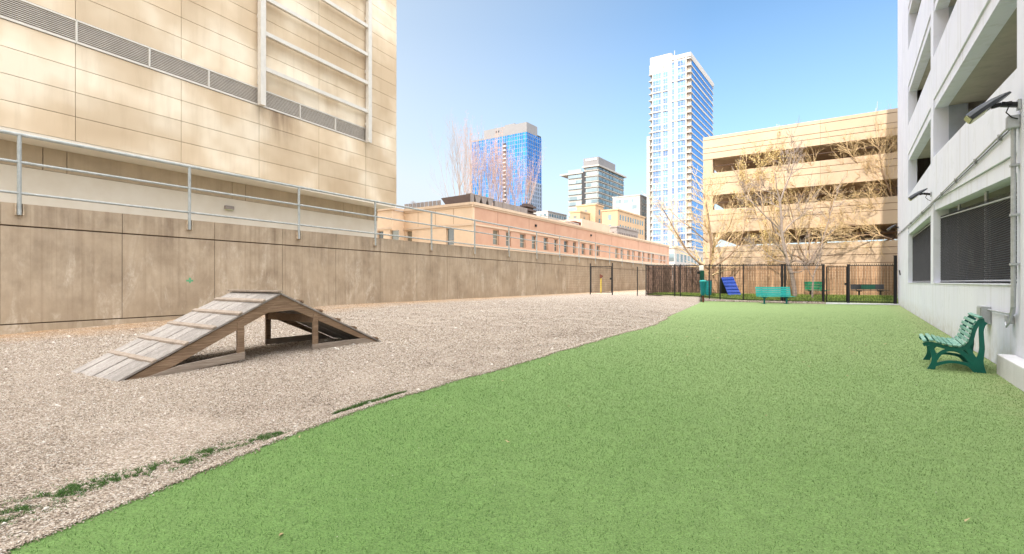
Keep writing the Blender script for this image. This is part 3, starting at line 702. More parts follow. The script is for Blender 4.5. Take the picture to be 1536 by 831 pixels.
# chain link screens in the two ground floor openings
def chain(face, a0, a1, ztop0, ztop1, zb, off, name, label, mat, parent=None, cell=.075, th=.0045, group=None, rails=True):
    if a0 > a1: a0, a1, ztop0, ztop1 = a1, a0, ztop1, ztop0
    r_ = parent or thing(name, face.pt((a0+a1)/2, zb, off), label, 'chain link screen', group)
    m = MB(); L_ = a1-a0
    zt = lambda a: ztop0+(ztop1-ztop0)*(a-a0)/L_
    for sgn in (1, -1):
        k = -(max(ztop0, ztop1)-zb)
        while k < L_+(max(ztop0, ztop1)-zb):
            # line a = k0 + sgn*(z-zb)
            s0, s1 = None, None; n_ = 24
            pts = []
            hz_ = max(ztop0, ztop1)-zb
            lo_t, hi_t = 0.0, hz_
            if sgn > 0: lo_t = max(lo_t, -k); hi_t = min(hi_t, L_-k)
            else: lo_t = max(lo_t, k-L_); hi_t = min(hi_t, k)
            if hi_t > lo_t:
                aE_ = a0+k+sgn*hi_t; lim = zt(min(max(aE_, a0), a1))-zb
                if hi_t > lim: hi_t = lim
                if hi_t > lo_t+.02:
                    o_ = off+sgn*.003
                    m.bar(face.pt(a0+k+sgn*lo_t, zb+lo_t, o_), face.pt(a0+k+sgn*hi_t, zb+hi_t, o_), th, th)
            k += cell*1.0
    m.build('mesh', mat, r_)
    if rails:
        m = MB(); m.tube([face.pt(a0, zb+.04, off), face.pt(a1, zb+.04, off)], .014, 6); m.tube([face.pt(a0, ztop0-.05, off), face.pt(a1, ztop1-.05, off)], .018, 6); m.build('tension_rail', M['metal'], r_)
    return r_
b = bays[0]; y0, y1 = 7.17, 15.3
sc1 = chain(GR, b['a1']+.03, b['a0']-.03, 2.70, 3.36, 1.335, -.17, 'chain_link_screen', 'wide chain link screen in the ground floor opening nearest the green bench', M['mesh'], group='chain link screens of the white garage', cell=.08, th=.0065)
for f in (.34, .67):
    m = MB(); a_ = b['a1']+(b['a0']-b['a1'])*f; m.tube([GR.pt(a_, 1.33, -.2), GR.pt(a_, 3.3, -.2)], .03, 8); m.build('post', M['metal'], sc1)
b = bays[1]
sc2 = chain(GR, b['a1']+.03, b['a0']-.03, 3.42, 3.5, 1.335, -.17, 'chain_link_screen', 'narrow chain link screen in the farther ground floor opening of the white garage', M['mesh'], group='chain link screens of the white garage', cell=.08, th=.0065)
m = MB(); a_ = (b['a1']+b['a0'])/2; m.tube([GR.pt(a_, 1.33, -.2), GR.pt(a_, 3.4, -.2)], .03, 8); m.build('post', M['metal'], sc2)

# white marker strips on the inner columns
for k, (px, D, z0, z1, w_) in enumerate([(1423, .42, 1.63, 2.2, .05), (1457, 1.70, 2.0, 2.62, .07), (1392.5, .66, 1.75, 2.16, .07), (1376, .62, 1.5, 2.05, .07)]):
    Y = (D/.82+2.23)/(U(px)-.698); p = Vector((U(px)*Y, Y, 0))
    m = MB(); m.val = .5
    d_ = Vector((GR.d[0], GR.d[1], 0)); n_ = Vector((GR.n[0], GR.n[1], 0))
    q = [p-n_*w_-d_*.03, p+n_*w_-d_*.03, p+n_*w_, p-n_*w_]
    m.hexa([Vector((v.x, v.y, z0)) for v in q]+[Vector((v.x, v.y, z1)) for v in q])
    o = m.build('marker_strip', M['sign_white'])
    tag(o, ['white upright marker strip on the near face of the blue column behind the wide mesh', 'white upright marker strip deeper inside the garage, highest of the four', 'white marker strip behind the right part of the narrow mesh screen', 'short white marker strip behind the left part of the narrow mesh screen'][k], 'marker strip', 'white marker strips inside the garage')

# conduit, pipes, junction boxes on the garage wall
cd = thing('electrical_conduit', GR.pt(7.0*gs, 3.7, .04), 'thin grey electrical conduit running level along the white garage wall between the floodlights', 'conduit')
aJ = GR.a(1529)
def cz(Y): return float(np.interp(Y, [5, 7.2, 15.6, 30.4], [3.62, 3.64, 3.80, 4.2]))
pl_ = [(Y*gs, cz(Y)) for Y in (7.0, 9, 12, 15.6, 20, 25, 30.2)]
m = MB(); m.tube([GR.pt(a, z, .035) for a, z in pl_], .016, 6); m.build('pipe', M['metal'], cd)
m = MB(); m.tube([GR.pt(a, z-.05, .03) for a, z in pl_], .010, 6); m.build('cable', M['dark_grey'], cd)
m = MB()
for Y in (7.9, 9.6, 11.6, 13.6, 18, 22, 27): GR.box(m, Y*gs-.02, Y*gs+.02, cz(Y)-.07, cz(Y)+.03, .003, .055)
m.build('clip', M['metal'], cd)
m = MB(); a_ = aJ; GR.box(m, a_-.07, a_+.07, 3.52, 3.70, .004, .13); m.build('junction_box', M['metal'], cd, bevel=.01)
dp = thing('downpipe', GR.pt(aJ, 0, .05), 'vertical grey conduit pipe running down the white wall under the big floodlight', 'pipe')
m = MB(); m.tube([GR.pt(aJ, 3.52, .06), GR.pt(aJ, 1.15, .06), GR.pt(aJ+.01, 1.0, .06), GR.pt(aJ+.07, .91, .055), GR.pt(aJ+.2, .885, .045)], .030, 10)
m.build('pipe', M['metal'], dp)
m = MB(); m.tube([GR.pt(aJ+.2, .885, .04), GR.pt(GR.a(1473), .87, .04)], .014, 8); m.build('branch_pipe', M['metal'], dp)
for z in (3.0, 2.3, 1.6):
    m = MB(); GR.box(m, aJ-.05, aJ+.05, z-.015, z+.015, .003, .095); m.build('strap', M['metal'], dp)
eb = thing('electrical_box', GR.pt(GR.a(1462), .7, .06), 'grey electrical box mounted low on the white wall behind the green bench', 'electrical box')
m = MB(); a0, a1 = GR.a(1473, .12), GR.a(1456, .0); a1 = a0+.36; GR.box(m, a0, a1, .62, .93, .003, .13); m.build('box', M['metal'], eb, bevel=.008)
m = MB(); GR.box(m, a0+.02, a1-.02, .64, .91, .132, .142); m.build('cover', M['metal'], eb, bevel=.004)
eb2 = thing('pull_box', GR.pt(GR.a(1520), .72, .05), 'small square galvanised box at the foot of the vertical pipe', 'electrical box')
m = MB(); a_ = GR.a(1521); GR.box(m, a_-.05, a_+.06, .74, .86, .003, .09); m.build('box', M['metal'], eb2, bevel=.006)
m = MB(); m.tube([GR.pt(a_+.0, .76, .09), GR.pt(a_-.12, .70, .10), GR.pt(a_-.22, .78, .08), GR.pt(a_-.3, 1.0, .06)], .014, 8); m.build('flexible_hose', M['metal'], eb2)
ck = thing('wall_hook', GR.pt(GR.a(1351), 1.6, .03), 'small dark metal hook on the white wall near the fence corner', 'hook')
m = MB(); a_ = GR.a(1351); z_k = GR.z(1351, 409); m.bar(GR.pt(a_-.1, z_k-.12, .03), GR.pt(a_+.1, z_k+.12, .05), .05, .06); m.build('hook', M['black'], ck)

# kerb block at the lower right
kb = thing('concrete_plinth', (6.9, 6.7, 0), 'low pale concrete plinth against the white wall at the right edge', 'plinth')
m = MB(); p0 = ground(1505, 563); a0 = GR.a(1505, .10)
GR.box(m, 1.0*gs, 7.22*gs, -.1, .30, .003, .20); m.build('block', M['plinth'], kb, bevel=.015)

# parked car inside the garage
def car(loc, rz, label):
    c = thing('parked_car', loc, label, 'car', rz=rz)
    prof = [(-2.2,.35),(-2.25,.62),(-2.1,.92),(-1.75,.98),(-1.15,1.42),(.3,1.47),(1.05,1.02),(1.95,.86),(2.22,.62),(2.2,.32)]
    ys_ = [(-.88, .0, .88), ]
    m = MB(); n = len(prof)
    def ring(y, sx, top): return [(x*sx, y*(1-.16*max(0, (z-.95)/.5)) , z*top if z > .5 else z) for x, z in prof]
    rings = [ring(-.89, .97, .99), ring(-.80, 1, 1.0), ring(0, 1.01, 1.02), ring(.80, 1, 1.0), ring(.89, .97, .99)]
    vs = [v for r in rings for v in r]; fs = [tuple(range(n)), tuple(range(5*n-1, 4*n-1, -1))]
    for i in range(4): fs += [(i*n+k, (i+1)*n+k, (i+1)*n+(k+1)%n, i*n+(k+1)%n) for k in range(n)]
    m.add(vs, fs); m.build('body', M['car'], c, world=False, smooth=False, bevel=.03)
    m = MB(); m.hexa([(.36,-.66,1.44),(.98,-.74,1.08),(.98,.74,1.08),(.36,.66,1.44),(.40,-.66,1.47),(1.02,-.74,1.10),(1.02,.74,1.10),(.40,.66,1.47)]); m.build('windscreen', M['car_glass'], c, world=False)
    m = MB(); m.hexa([(-1.2,-.66,1.41),(-1.72,-.74,1.03),(-1.72,.74,1.03),(-1.2,.66,1.41),(-1.24,-.66,1.44),(-1.76,-.74,1.06),(-1.76,.74,1.06),(-1.24,.66,1.44)]); m.build('rear_window', M['car_glass'], c, world=False)
    for s_ in (-1, 1):
        m = MB(); m.prism([(-1.45,s_*.80,1.04),(-1.05,s_*.755,1.38),(.22,s_*.75,1.41),(.78,s_*.80,1.06)], (0, s_*.05, 0)); m.build('side_window', M['car_glass'], c, world=False)
        for xx in (-1.35, 1.38):
            m = MB(); m.tube([(xx, s_*.72, .33), (xx, s_*.93, .33)], .33, 20); wh = m.build('wheel', M['rubber'], c, world=False)
            m = MB(); m.tube([(xx, s_*.925, .33), (xx, s_*.945, .33)], .2, 14); m.build('rim', M['metal'], wh, world=False)
        m = MB(); m.box(2.12, 2.24, s_*.62-.17, s_*.62+.17, .62, .76); m.build('headlight', M['sign_white'], c, world=False, bevel=.02)
        m = MB(); m.box(-2.27, -2.16, s_*.62-.15, s_*.62+.15, .68, .84); m.build('tail_lamp', M['red_lamp'], c, world=False, bevel=.02)
    return c
cp = GR.pt(13.3*gs, 0, -3.4)
car((cp.x, cp.y, .31), math.atan2(GR.n[1], GR.n[0]), 'dark blue car parked inside the garage behind the wide mesh')

# floodlights: three shoebox lamps on short arms
def flood(loc, label):
    f_ = thing('floodlight', loc, label, 'floodlight', 'floodlights on the white garage wall', rz=math.atan2(GR.n[1], GR.n[0]))
    # local x = away from the wall; head sits parallel to x, tilted down at the front
    th_ = math.radians(-38); c_, s_ = math.cos(th_), math.sin(th_)
    def R(x, y, z): return (x*c_-z*s_+.16, y, x*s_+z*c_+.13)
    m = MB(); L_ = [(-.08, .04, .025), (.0, .09, .045), (.12, .12, .07), (.26, .135, .085), (.38, .14, .09), (.45, .14, .085)]
    vs = []; n = 8
    for x, hw_, h_ in L_:
        for y_, z_ in ((-1,0),(-1,.45),(-.75,.85),(-.3,1),(.3,1),(.75,.85),(1,.45),(1,0)): vs.append(R(x, y_*hw_, z_*h_*1.35))
    fs = [tuple(range(n)), tuple(range(len(vs)-1, len(vs)-n-1, -1))]
    fs += [(i*n+k, (i+1)*n+k, (i+1)*n+(k+1)%n, i*n+(k+1)%n) for i in range(len(L_)-1) for k in range(n)]
    m.add(vs, fs); hd = m.build('housing', M['dark_grey'], f_, world=False)
    m = MB(); m.hexa([R(.26,-.115,-.012), R(.445,-.12,-.012), R(.445,.12,-.012), R(.26,.115,-.012), R(.26,-.115,-.001), R(.445,-.12,-.001), R(.445,.12,-.001), R(.26,.115,-.001)]); m.build('lens', M['lens'], hd, world=False)
    m = MB(); m.hexa([R(.452,-.12,.008), R(.462,-.12,.008), R(.462,.12,.008), R(.452,.12,.008), R(.452,-.10,.098), R(.462,-.10,.098), R(.462,.10,.098), R(.452,.10,.098)]); m.build('front_lens', M['lens'], hd, world=False)
    m = MB(); m.bar((.02, 0, .0), (.20, 0, .04), .07, .06); m.bar((.20, 0, .04), (.30, 0, .02), .05, .05); m.bar((.13, -.09, .03), (.13, .09, .03), .06, .03); m.build('arm', M['black'], f_, world=False)
    m = MB(); m.box(.003, .035, -.06, .06, -.07, .07); m.build('wall_plate', M['metal'], f_, world=False, bevel=.005)
    m = MB(); m.tube([(.12, .02, .0), (.15, .02, -.09), (.09, .02, -.17), (.03, .02, -.2)], .008, 6); m.build('cable', M['black'], f_, world=False)
    return f_
fl = flood(GR.pt(GR.a(1531), 3.83, .0), 'large dark floodlight on a short arm at the right edge, nearest the green bench')
dup(fl, GR.pt(GR.a(1397.5), 4.12, .0), label='middle dark floodlight on the column between the two meshed openings')
dup(fl, GR.pt(GR.a(1348.5), 4.55, .0), label='farthest small dark floodlight on the garage corner above the black fence')

# ------------------------------------------------------------------ green bench by the wall
nf = Vector((6.45, 7.69, 0)); bd = Vector((.70, -.714, 0)).normalized(); ll = Vector((.6, .8, 0)).normalized()
bd = Vector((.8, -.6, 0))
bn = thing('park_bench', nf, 'green slatted park bench with curved back standing against the white wall', 'bench', 'benches in view')
def bp(cx, cy):     # crop pixel (x5.193 zoom of 1360,440) -> point in the near end frame's plane
    px, py = 1360+cx/5.193, 440+cy/5.193; u = U(px)
    a = (u*nf.y-nf.x)/(bd.x-u*bd.y); p = nf+bd*a
    return Vector((p.x, p.y, H-(py-HY)/F*p.y))
def ribbon(mb, pts, wds, th0, th1):   # flat curved bar in the frame plane, extruded along the bench
    P_ = [bp(*q) for q in pts]; W = wds if isinstance(wds, list) else [wds]*len(P_)
    # densify
    D = []; n = len(P_)
    for i in range(n-1):
        p0, p1, p2, p3 = P_[max(i-1,0)], P_[i], P_[i+1], P_[min(i+2,n-1)]
        for k in range(4):
            s_ = k/4; D.append((.5*((2*p1)+(p2-p0)*s_+(2*p0-5*p1+4*p2-p3)*s_*s_+(3*p1-p0-3*p2+p3)*s_**3), W[i]*(1-s_)+W[i+1]*s_))
    D.append((P_[-1], W[-1])); vs = []
    for i, (p, w_) in enumerate(D):
        tg = (D[min(i+1,len(D)-1)][0]-D[max(i-1,0)][0]).normalized(); sd = tg.cross(ll).normalized()
        for o_, e in ((-1, th0), (1, th0), (1, th1), (-1, th1)): vs.append(p+sd*o_*w_/2+ll*e)
    n = len(D); fs = [(3,2,1,0), tuple(4*(n-1)+k for k in range(4))]
    fs += [(i*4+k, i*4+(k+1)%4, (i+1)*4+(k+1)%4, (i+1)*4+k) for i in range(n-1) for k in range(4)]
    mb.add(vs, fs); return [d[0] for d in D]
seat_path = [(128,392),(165,384),(200,384),(250,398),(300,412),(360,424),(430,424),(468,405),(495,375),(512,330),(522,290),(540,250),(572,208),(606,200)]
def end_frame(e):
    m = MB()
    ribbon(m, [(q[0], q[1]+8) for q in seat_path], .052, e, e+.045)
    ribbon(m, [(178,405),(200,440),(214,490),(212,545),(182,604)], [.07,.06,.06,.07,.09], e+.002, e+.043)
    ribbon(m, [(228,515),(252,478),(290,452),(335,440),(390,446),(440,468),(490,515),(538,572)], [.05,.05,.045,.045,.05,.06,.07,.06], e+.004, e+.041)
    ribbon(m, [(226,556),(290,540),(350,534),(420,542),(490,562),(548,612)], [.05,.042,.04,.042,.055,.08], e+.006, e+.039)
    ribbon(m, [(612,222),(590,250),(582,300),(585,360),(588,430),(578,490),(565,535),(575,590),(590,642)], [.07,.065,.055,.055,.06,.07,.10,.10,.11], e+.003, e+.042)
    ribbon(m, [(468,415),(500,470),(545,540)], [.07,.06,.06], e+.005, e+.040)
    return m
LB = 1.22
for e in (0, LB-.10): end_frame(e).build('end_frame', M['green_bench'], bn)
sp = [bp(*q) for q in seat_path]
# slats along the seat path
seg = [0]; 
for a, b in zip(sp[:-1], sp[1:]): seg.append(seg[-1]+(b-a).length)
tot = seg[-1]; NS = 14
def at(d):
    for i in range(len(sp)-1):
        if d <= seg[i+1]: f = (d-seg[i])/(seg[i+1]-seg[i]); return sp[i].lerp(sp[i+1], f), (sp[i+1]-sp[i]).normalized()
    return sp[-1], (sp[-1]-sp[-2]).normalized()
for k in range(NS):
    c_, tg = at(tot*(k+.5)/NS); nr = ll.cross(tg).normalized()
    if nr.z < 0 and k < 7: nr = -nr
    if k >= 7 and nr.dot(bd) > 0: nr = -nr
    c_ = c_+nr*.034; m = MB(); hw_ = tot/NS*.345
    a = c_-ll*.03; b = c_+ll*(LB-.02)
    m.hexa([a-tg*hw_-nr*.012, a+tg*hw_-nr*.012, b+tg*hw_-nr*.012, b-tg*hw_-nr*.012, a-tg*hw_+nr*.012, a+tg*hw_+nr*.012, b+tg*hw_+nr*.012, b-tg*hw_+nr*.012])
    m.build('seat_slat' if k < 7 else 'back_slat', M['green_slat'], bn, bevel=.005)
m = MB(); c_ = bp(350, 446); m.bar(c_+ll*.02, c_+ll*(LB-.08), .03, .03); m.build('stretcher', M['green_bench'], bn)

# ------------------------------------------------------------------ wooden A-frame dog ramp (local x along its length)
RL, RF, RW, RH = 4.514, .516, 1.575, 1.175
rp = thing('dog_ramp', (-5.233, 6.552, 0), 'weathered wooden A-frame dog ramp with cleats standing on the gravel', 'dog ramp', rz=RA)
xr = RL*RF
def sl(x): return .0+RH*x/xr if x <= xr else .13+(RH-.13)*(RL-x)/(RL-xr)
DT = .035
for side in (0, 1):
    n_ = 6
    for k in range(n_):
        m = MB(); m.val = random.random(); y0 = k*(RW+.04)/n_-.02+.004; y1 = (k+1)*(RW+.04)/n_-.02-.004
        e = random.uniform(-.03, .02)
        if side == 0: xa, xb = -.02+e, xr+.0; za, zb = .005, RH-.002
        else: xa, xb = xr+.002, RL+.04+e; za, zb = RH-.002, .135
        sag = random.uniform(-.004, .004)
        m.hexa([(xa,y0,za-DT+sag),(xb,y0,zb-DT+sag),(xb,y1,zb-DT+sag),(xa,y1,za-DT+sag),(xa,y0,za+sag),(xb,y0,zb+sag),(xb,y1,zb+sag),(xa,y1,za+sag)])
        m.build('deck_plank', M['deck'], rp, world=False, bevel=.004)
# cleats
for x_ in [.46, .86, 1.26, 1.65, 2.02]:
    z = sl(x_)+.016; m = MB(); tl = random.uniform(-.015, .015); s_ = RH/xr
    m.hexa([(x_-.03+tl,-.05,z-.013-.03*s_+.004),(x_+.03+tl,-.05,z-.013+.03*s_+.004),(x_+.03-tl,RW+.02,z-.013+.03*s_+.004),(x_-.03-tl,RW+.02,z-.013-.03*s_+.004),
            (x_-.03+tl,-.05,z+.02-.03*s_+.004),(x_+.03+tl,-.05,z+.02+.03*s_+.004),(x_+.03-tl,RW+.02,z+.02+.03*s_+.004),(x_-.03-tl,RW+.02,z+.02-.03*s_+.004)])
    m.build('cleat', M['post_wood'], rp, world=False, bevel=.004)
for x_ in [2.72, 3.10, 3.48, 3.86, 4.40]:
    z = sl(x_)+.016; s_ = -(RH-.13)/(RL-xr); m = MB()
    m.hexa([(x_-.03,-.04,z-.013-.03*s_+.004),(x_+.03,-.04,z-.013+.03*s_+.004),(x_+.03,RW+.02,z-.013+.03*s_+.004),(x_-.03,RW+.02,z-.013-.03*s_+.004),
            (x_-.03,-.04,z+.02-.03*s_+.004),(x_+.03,-.04,z+.02+.03*s_+.004),(x_+.03,RW+.02,z+.02+.03*s_+.004),(x_-.03,RW+.02,z+.02-.03*s_+.004)])
    m.build('cleat', M['frame_wood'], rp, world=False, bevel=.004)
m = MB(); m.box(xr-.07, xr+.02, -.035, RW+.035, RH+.0, RH+.032); m.build('ridge_board', M['post_wood'], rp, world=False, bevel=.004)
PXL, PXR = 1.716, 2.950; PB = .125
for y0, y1 in ((0, .04), (RW-.04, RW)):
    pre = MB()
    # rafters
    m = MB(); m.prism([(0.06,y0,.0),(.42,y0,.0+.0),(xr-.0,y0,RH-DT-.19),(xr,y0,RH-DT-.004)], (0, y1-y0, 0)); m.build('rafter', M['frame_wood'], rp, world=False, bevel=.004)
    m = MB(); m.prism([(xr+.003,y0,RH-DT-.004),(xr+.003,y0,RH-DT-.17),(RL-.28,y0,.14),(RL-.02,y0,.10)], (0, y1-y0, 0)); m.build('rafter', M['frame_wood'], rp, world=False, bevel=.004)
    # gusset under the ridge
    m = MB(); gx = .32; m.prism([(xr-gx,y0-.004,sl(xr-gx)-.17),(xr,y0-.004,RH-.10),(xr+gx*1.05,y0-.004,sl(xr+gx*1.05)-.15),(xr+gx*.4,y0-.004,sl(xr+gx)-.16),(xr-gx*.4,y0-.004,sl(xr-gx)-.17)], (0, y1-y0+.002, 0)); m.build('gusset', M['frame_wood'], rp, world=False)
    # posts and ground braces
    for (xa, xb) in ((PXL-.11, PXL), (PXR, PXR+.10)):
        m = MB(); m.hexa(
               [(xa,y0-.012,PB),(xb,y0-.012,PB),(xb,y1-.008,PB),(xa,y1-.008,PB),(xa,y0-.012,sl(xa)-.10),(xb,y0-.012,sl(xb)-.10),(xb,y1-.008,sl(xb)-.10),(xa,y1-.008,sl(xa)-.10)])
        m.build('post', M['frame_wood'], rp, world=False, bevel=.004)
    m = MB(); m.prism([(.20,y0-.016,-.005),(.78,y0-.016,.15),(PXL+.01,y0-.016,PB+.115),(PXL+.01,y0-.016,PB-.005)], (0, y1-y0, 0)); m.build('ground_brace', M['post_wood'], rp, world=False, bevel=.004)
    m = MB(); m.prism([(PXR-.01,y0-.016,PB-.005),(PXR-.01,y0-.016,PB+.105),(RL-.42,y0-.016,.235),(RL-.03,y0-.016,.10)], (0, y1-y0, 0)); m.build('ground_brace', M['post_wood'], rp, world=False, bevel=.004)
for x_, zt in ((PXL-.05, -.17), (PXR+.05, -.16), (xr, -.24)):
    m = MB(); m.box(x_-.02, x_+.02, .045, RW-.045, sl(x_)+zt-.08, sl(x_)+zt+.06); m.build('cross_beam', M['frame_wood'], rp, world=False, bevel=.004)

# ------------------------------------------------------------------ fence at the end of the yard
FD = Vector((fpt(1345).x-fpt(969).x, fpt(1345).y-fpt(969).y, 0)).normalized()
FTOP = 2.42
def ftop(px): return H-(398-HY)/F*fenceY(px)-.01 if px < 1345 else 2.42
fn = thing('black_mesh_fence', fpt(1150), 'tall black welded mesh fence with posts across the end of the turf', 'fence')
def mesh_panel(p0, p1, z0a, z0b, z1a, z1b, nv, nh, th=.007):
    m = MB(); 
    for k in range(nv+1):
        f = k/nv; p = p0.lerp(p1, f); m.bar((p.x, p.y, z0a+(z0b-z0a)*f), (p.x, p.y, z1a+(z1b-z1a)*f), th, th)
    for k in range(nh+1):
        g_ = k/nh; a = Vector((p0.x, p0.y, z0a+(z1a-z0a)*g_)); b = Vector((p1.x, p1.y, z0b+(z1b-z0b)*g_)); m.bar(a, b, th, th)
    return m
def add_post(px, parent, r_=.042, top=None, z0=None):
    p = fpt(px); m = MB(); zt = top or ftop(px); m.box(p.x-r_, p.x+r_, p.y-r_, p.y+r_, (p.z-.1), zt+.05)
    o = m.build('post', M['black'], parent, bevel=.004)
    m = MB(); m.box(p.x-r_-.012, p.x+r_+.012, p.y-r_-.012, p.y+r_+.012, zt+.052, zt+.075); m.build('post_cap', M['black'], o)
pxs = [969, 1012, 1020.5, 1064, 1080, 1115, 1173, 1235]
for a, b in zip([969, 1020.5, 1064, 1115, 1173], [1020.5, 1064, 1115, 1173, 1235]):
    p0, p1 = fpt(a), fpt(b); L_ = (p1-p0).length
    mesh_panel(p0, p1, p0.z+.08, p1.z+.08, ftop(a), ftop(b), int(L_/.085), int(2.3/.17)).build('mesh_panel', M['black'], fn)
    m = MB(); m.bar((p0.x, p0.y, ftop(a)), (p1.x, p1.y, ftop(b)), .035, .05); m.bar((p0.x, p0.y, p0.z+.1), (p1.x, p1.y, p1.z+.1), .035, .045); m.bar((p0.x, p0.y, ftop(a)-.24), (p1.x, p1.y, ftop(b)-.24), .03, .03); m.build('rail', M['black'], fn)
    m = MB(); k = 0.0
    while k < L_: p = p0+(p1-p0).normalized()*k; zt = ftop(a)+(ftop(b)-ftop(a))*k/L_; m.box(p.x-.012, p.x+.012, p.y-.012, p.y+.012, zt+.02, zt+.10); k += .11
    m.build('top_fringe', M['black'], fn)
for px in pxs: add_post(px, fn, .055 if px in (1173, 1235) else .032)
add_post(1177.5, fn, .05)
# closed gate and end panel by the white garage
def gate(name, a, b, label, cat='gate'):
    gt = thing(name, fpt((a+b)/2), label, cat); p0, p1 = fpt(a), fpt(b); L_ = (p1-p0).length
    z1a, z1b = ftop(a)-.08, ftop(b)-.08
    mesh_panel(p0, p1, p0.z+.16, p1.z+.16, z1a, z1b, int(L_/.085), int(2.2/.17)).build('mesh_panel', M['black'], gt)
    m = MB(); m.bar((p0.x, p0.y, z1a), (p1.x, p1.y, z1b), .04, .05); m.bar((p0.x, p0.y, p0.z+.15), (p1.x, p1.y, p1.z+.15), .04, .05)
    for p, z in ((p0, z1a), (p1, z1b)): m.box(p.x-.024, p.x+.024, p.y-.024, p.y+.024, p.z+.12, z+.02)
    m.build('gate_frame', M['black'], gt); p = p1-(p1-p0).normalized()*.08
    m = MB(); m.box(p.x-.05, p.x+.05, p.y-.07, p.y-.02, p.z+1.15, p.z+1.3); m.tube([(p.x-.12, p.y-.08, p.z+1.22), (p.x+.03, p.y-.08, p.z+1.22)], .015, 6); m.build('latch', M['black'], gt)
    return gt
gate('black_gate', 1240, 1270, 'closed black mesh gate in the end fence right of the leaning pale tree')
f2 = thing('black_mesh_fence', fpt(1310), 'short length of black mesh fence between the gate and the white garage', 'fence')
p0, p1 = fpt(1275), fpt(1343); L_ = (p1-p0).length
mesh_panel(p0, p1, .14, .14, ftop(1275), ftop(1343), int(L_/.085), 13).build('mesh_panel', M['black'], f2)
m = MB(); m.bar((p0.x, p0.y, ftop(1275)), (p1.x, p1.y, ftop(1343)), .035, .05); m.build('rail', M['black'], f2); m = MB(); m.bar((p0.x, p0.y, .14), (p1.x, p1.y, .14), .035, .045); m.build('rail', M['black'], f2)
m = MB(); k = 0.0
while k < L_: p = p0+(p1-p0).normalized()*k; m.box(p.x-.012, p.x+.012, p.y-.012, p.y+.012, ftop(1300)+.02, ftop(1300)+.10); k += .11
m.build('top_fringe', M['black'], f2)
add_post(1272.5, f2, .055); add_post(1343, f2, .06, top=2.85)
# low mesh enclosure and open gate towards the retaining wall
f3 = thing('black_mesh_fence', fpt(925), 'thin black mesh fence with low posts between the retaining wall and the bark screen', 'fence')
def lt(px): return 2.58 if px < 885 else 2.70
for a, b in ((848, 885.5), (918.5, 956)):
    p0, p1 = fpt(a), fpt(b); L_ = (p1-p0).length; tz = 2.60 if a < 900 else 2.40
    mesh_panel(p0, p1, p0.z+.02, p1.z+.02, tz, tz, int(L_/.10), int(2.2/.20), .004).build('mesh_panel', M['black'], f3)
for a, r_, tz in ((885.5, .038, 2.78), (918.5, .042, 2.78), (956, .032, 2.45)): add_post(a, f3, r_, top=tz)
g2 = gate('black_gate', 886.8, 917.2, 'black mesh gate nearest the retaining wall at the far end of the gravel')
p0, p1 = fpt(956), fpt(969)
mesh_panel(p0, p1, p0.z+.02, p1.z+.02, 2.45, 2.45, 9, 11, .004).build('mesh_panel', M['black'], f3)

# dark weathered screen and lit board fence beyond
def boards(name, p0, p1, z0a, z0b, z1a, z1b, label, mat, bw=.145, gap=.02, jag=.03, lean=.0):
    f_ = thing(name, (p0+p1)/2, label, 'fence'); d = (p1-p0); L_ = d.length; d = d.normalized(); nn = Vector((-d.y, d.x, 0)); n_ = int(L_/(bw+gap)); 
    B = MB()
    for k in range(n_):
        a = k*(bw+gap); f = a/L_; B.val = random.random(); zt = z1a+(z1b-z1a)*f+random.uniform(-jag, jag); zb = z0a+(z0b-z0a)*f
        o_ = random.uniform(-.006, .006); q = [p0+d*a+nn*o_, p0+d*(a+bw)+nn*o_, p0+d*(a+bw)+nn*(o_+.022), p0+d*a+nn*(o_+.022)]
        B.hexa([Vector((v.x, v.y, zb)) for v in q]+[Vector((v.x+lean*random.uniform(-1, 1), v.y, zt)) for v in q])
    B.build('boards', mat, f_); m = MB()
    for f in (.15, .85): m.bar(p0+nn*.05+Vector((0,0,z0a+(z1a-z0a)*f)), p1+nn*.05+Vector((0,0,z0b+(z1b-z0b)*f)), .05, .09)
    m.build('back_rail', mat, f_); return f_
sA = fpt(969.8, 0); sB_ = Vector((U(1051)*41.2, 41.2, 0)); sA.z = 0
boards('bark_screen_fence', sA+Vector((.05,.06,0)), sB_, .35, .35, 2.60, 2.70, 'dark weathered upright board screen beyond the mesh fence beside the gravel', M['bark_screen'], .09, .012, .05, .02)
wA = Vector((U(1051)*40.8, 40.8, 0)); wB = Vector((U(1345)*34.2, 34.2, 0)); wB = wA+(wB-wA)*1.12
boards('board_fence', wA, wB, .3, .3, 2.62, 2.50, 'sunlit brown wooden board fence in front of the tan garage', M['board'], .15, .028, .02)

# strip of grass, mulch and concrete beyond / at the fence
t = NT('back_grass'); M['bgrass'] = t.done(t.ramp(t.noise(3, 7, .7), (.3, (.07,.12,.03,1)), (.7, (.20,.26,.07,1))), .9, 0, .15)
g = MB(); pxl = [969.8, 1000, 1050, 1115, 1180, 1239, 1300, 1345, 1400]
vs = []
for px in pxl:
    p = fpt(px, back=.12); vs.append((p.x, p.y, fgz(px)+.02)); q = fpt(px, back=.9); vs.append((q.x, q.y, max(.36, fgz(px)+.1))); q = fpt(px, back=12); vs.append((q.x, q.y, .47))
g.add(vs, [(i*3+k, (i+1)*3+k, (i+1)*3+k+1, i*3+k+1) for i in range(len(pxl)-1) for k in range(2)])
tag(g.build('back_lawn', M['bgrass']), kind='structure')
L = []
for i in range(26000):
    px = random.uniform(975, 1343); b_ = random.uniform(.15, 4.0); p = fpt(px, back=b_); zz_ = float(np.interp(b_, [.12, .9, 12], [fgz(px)+.02, max(.36, fgz(px)+.1), .47])); L.append((p.x, p.y, zz_))
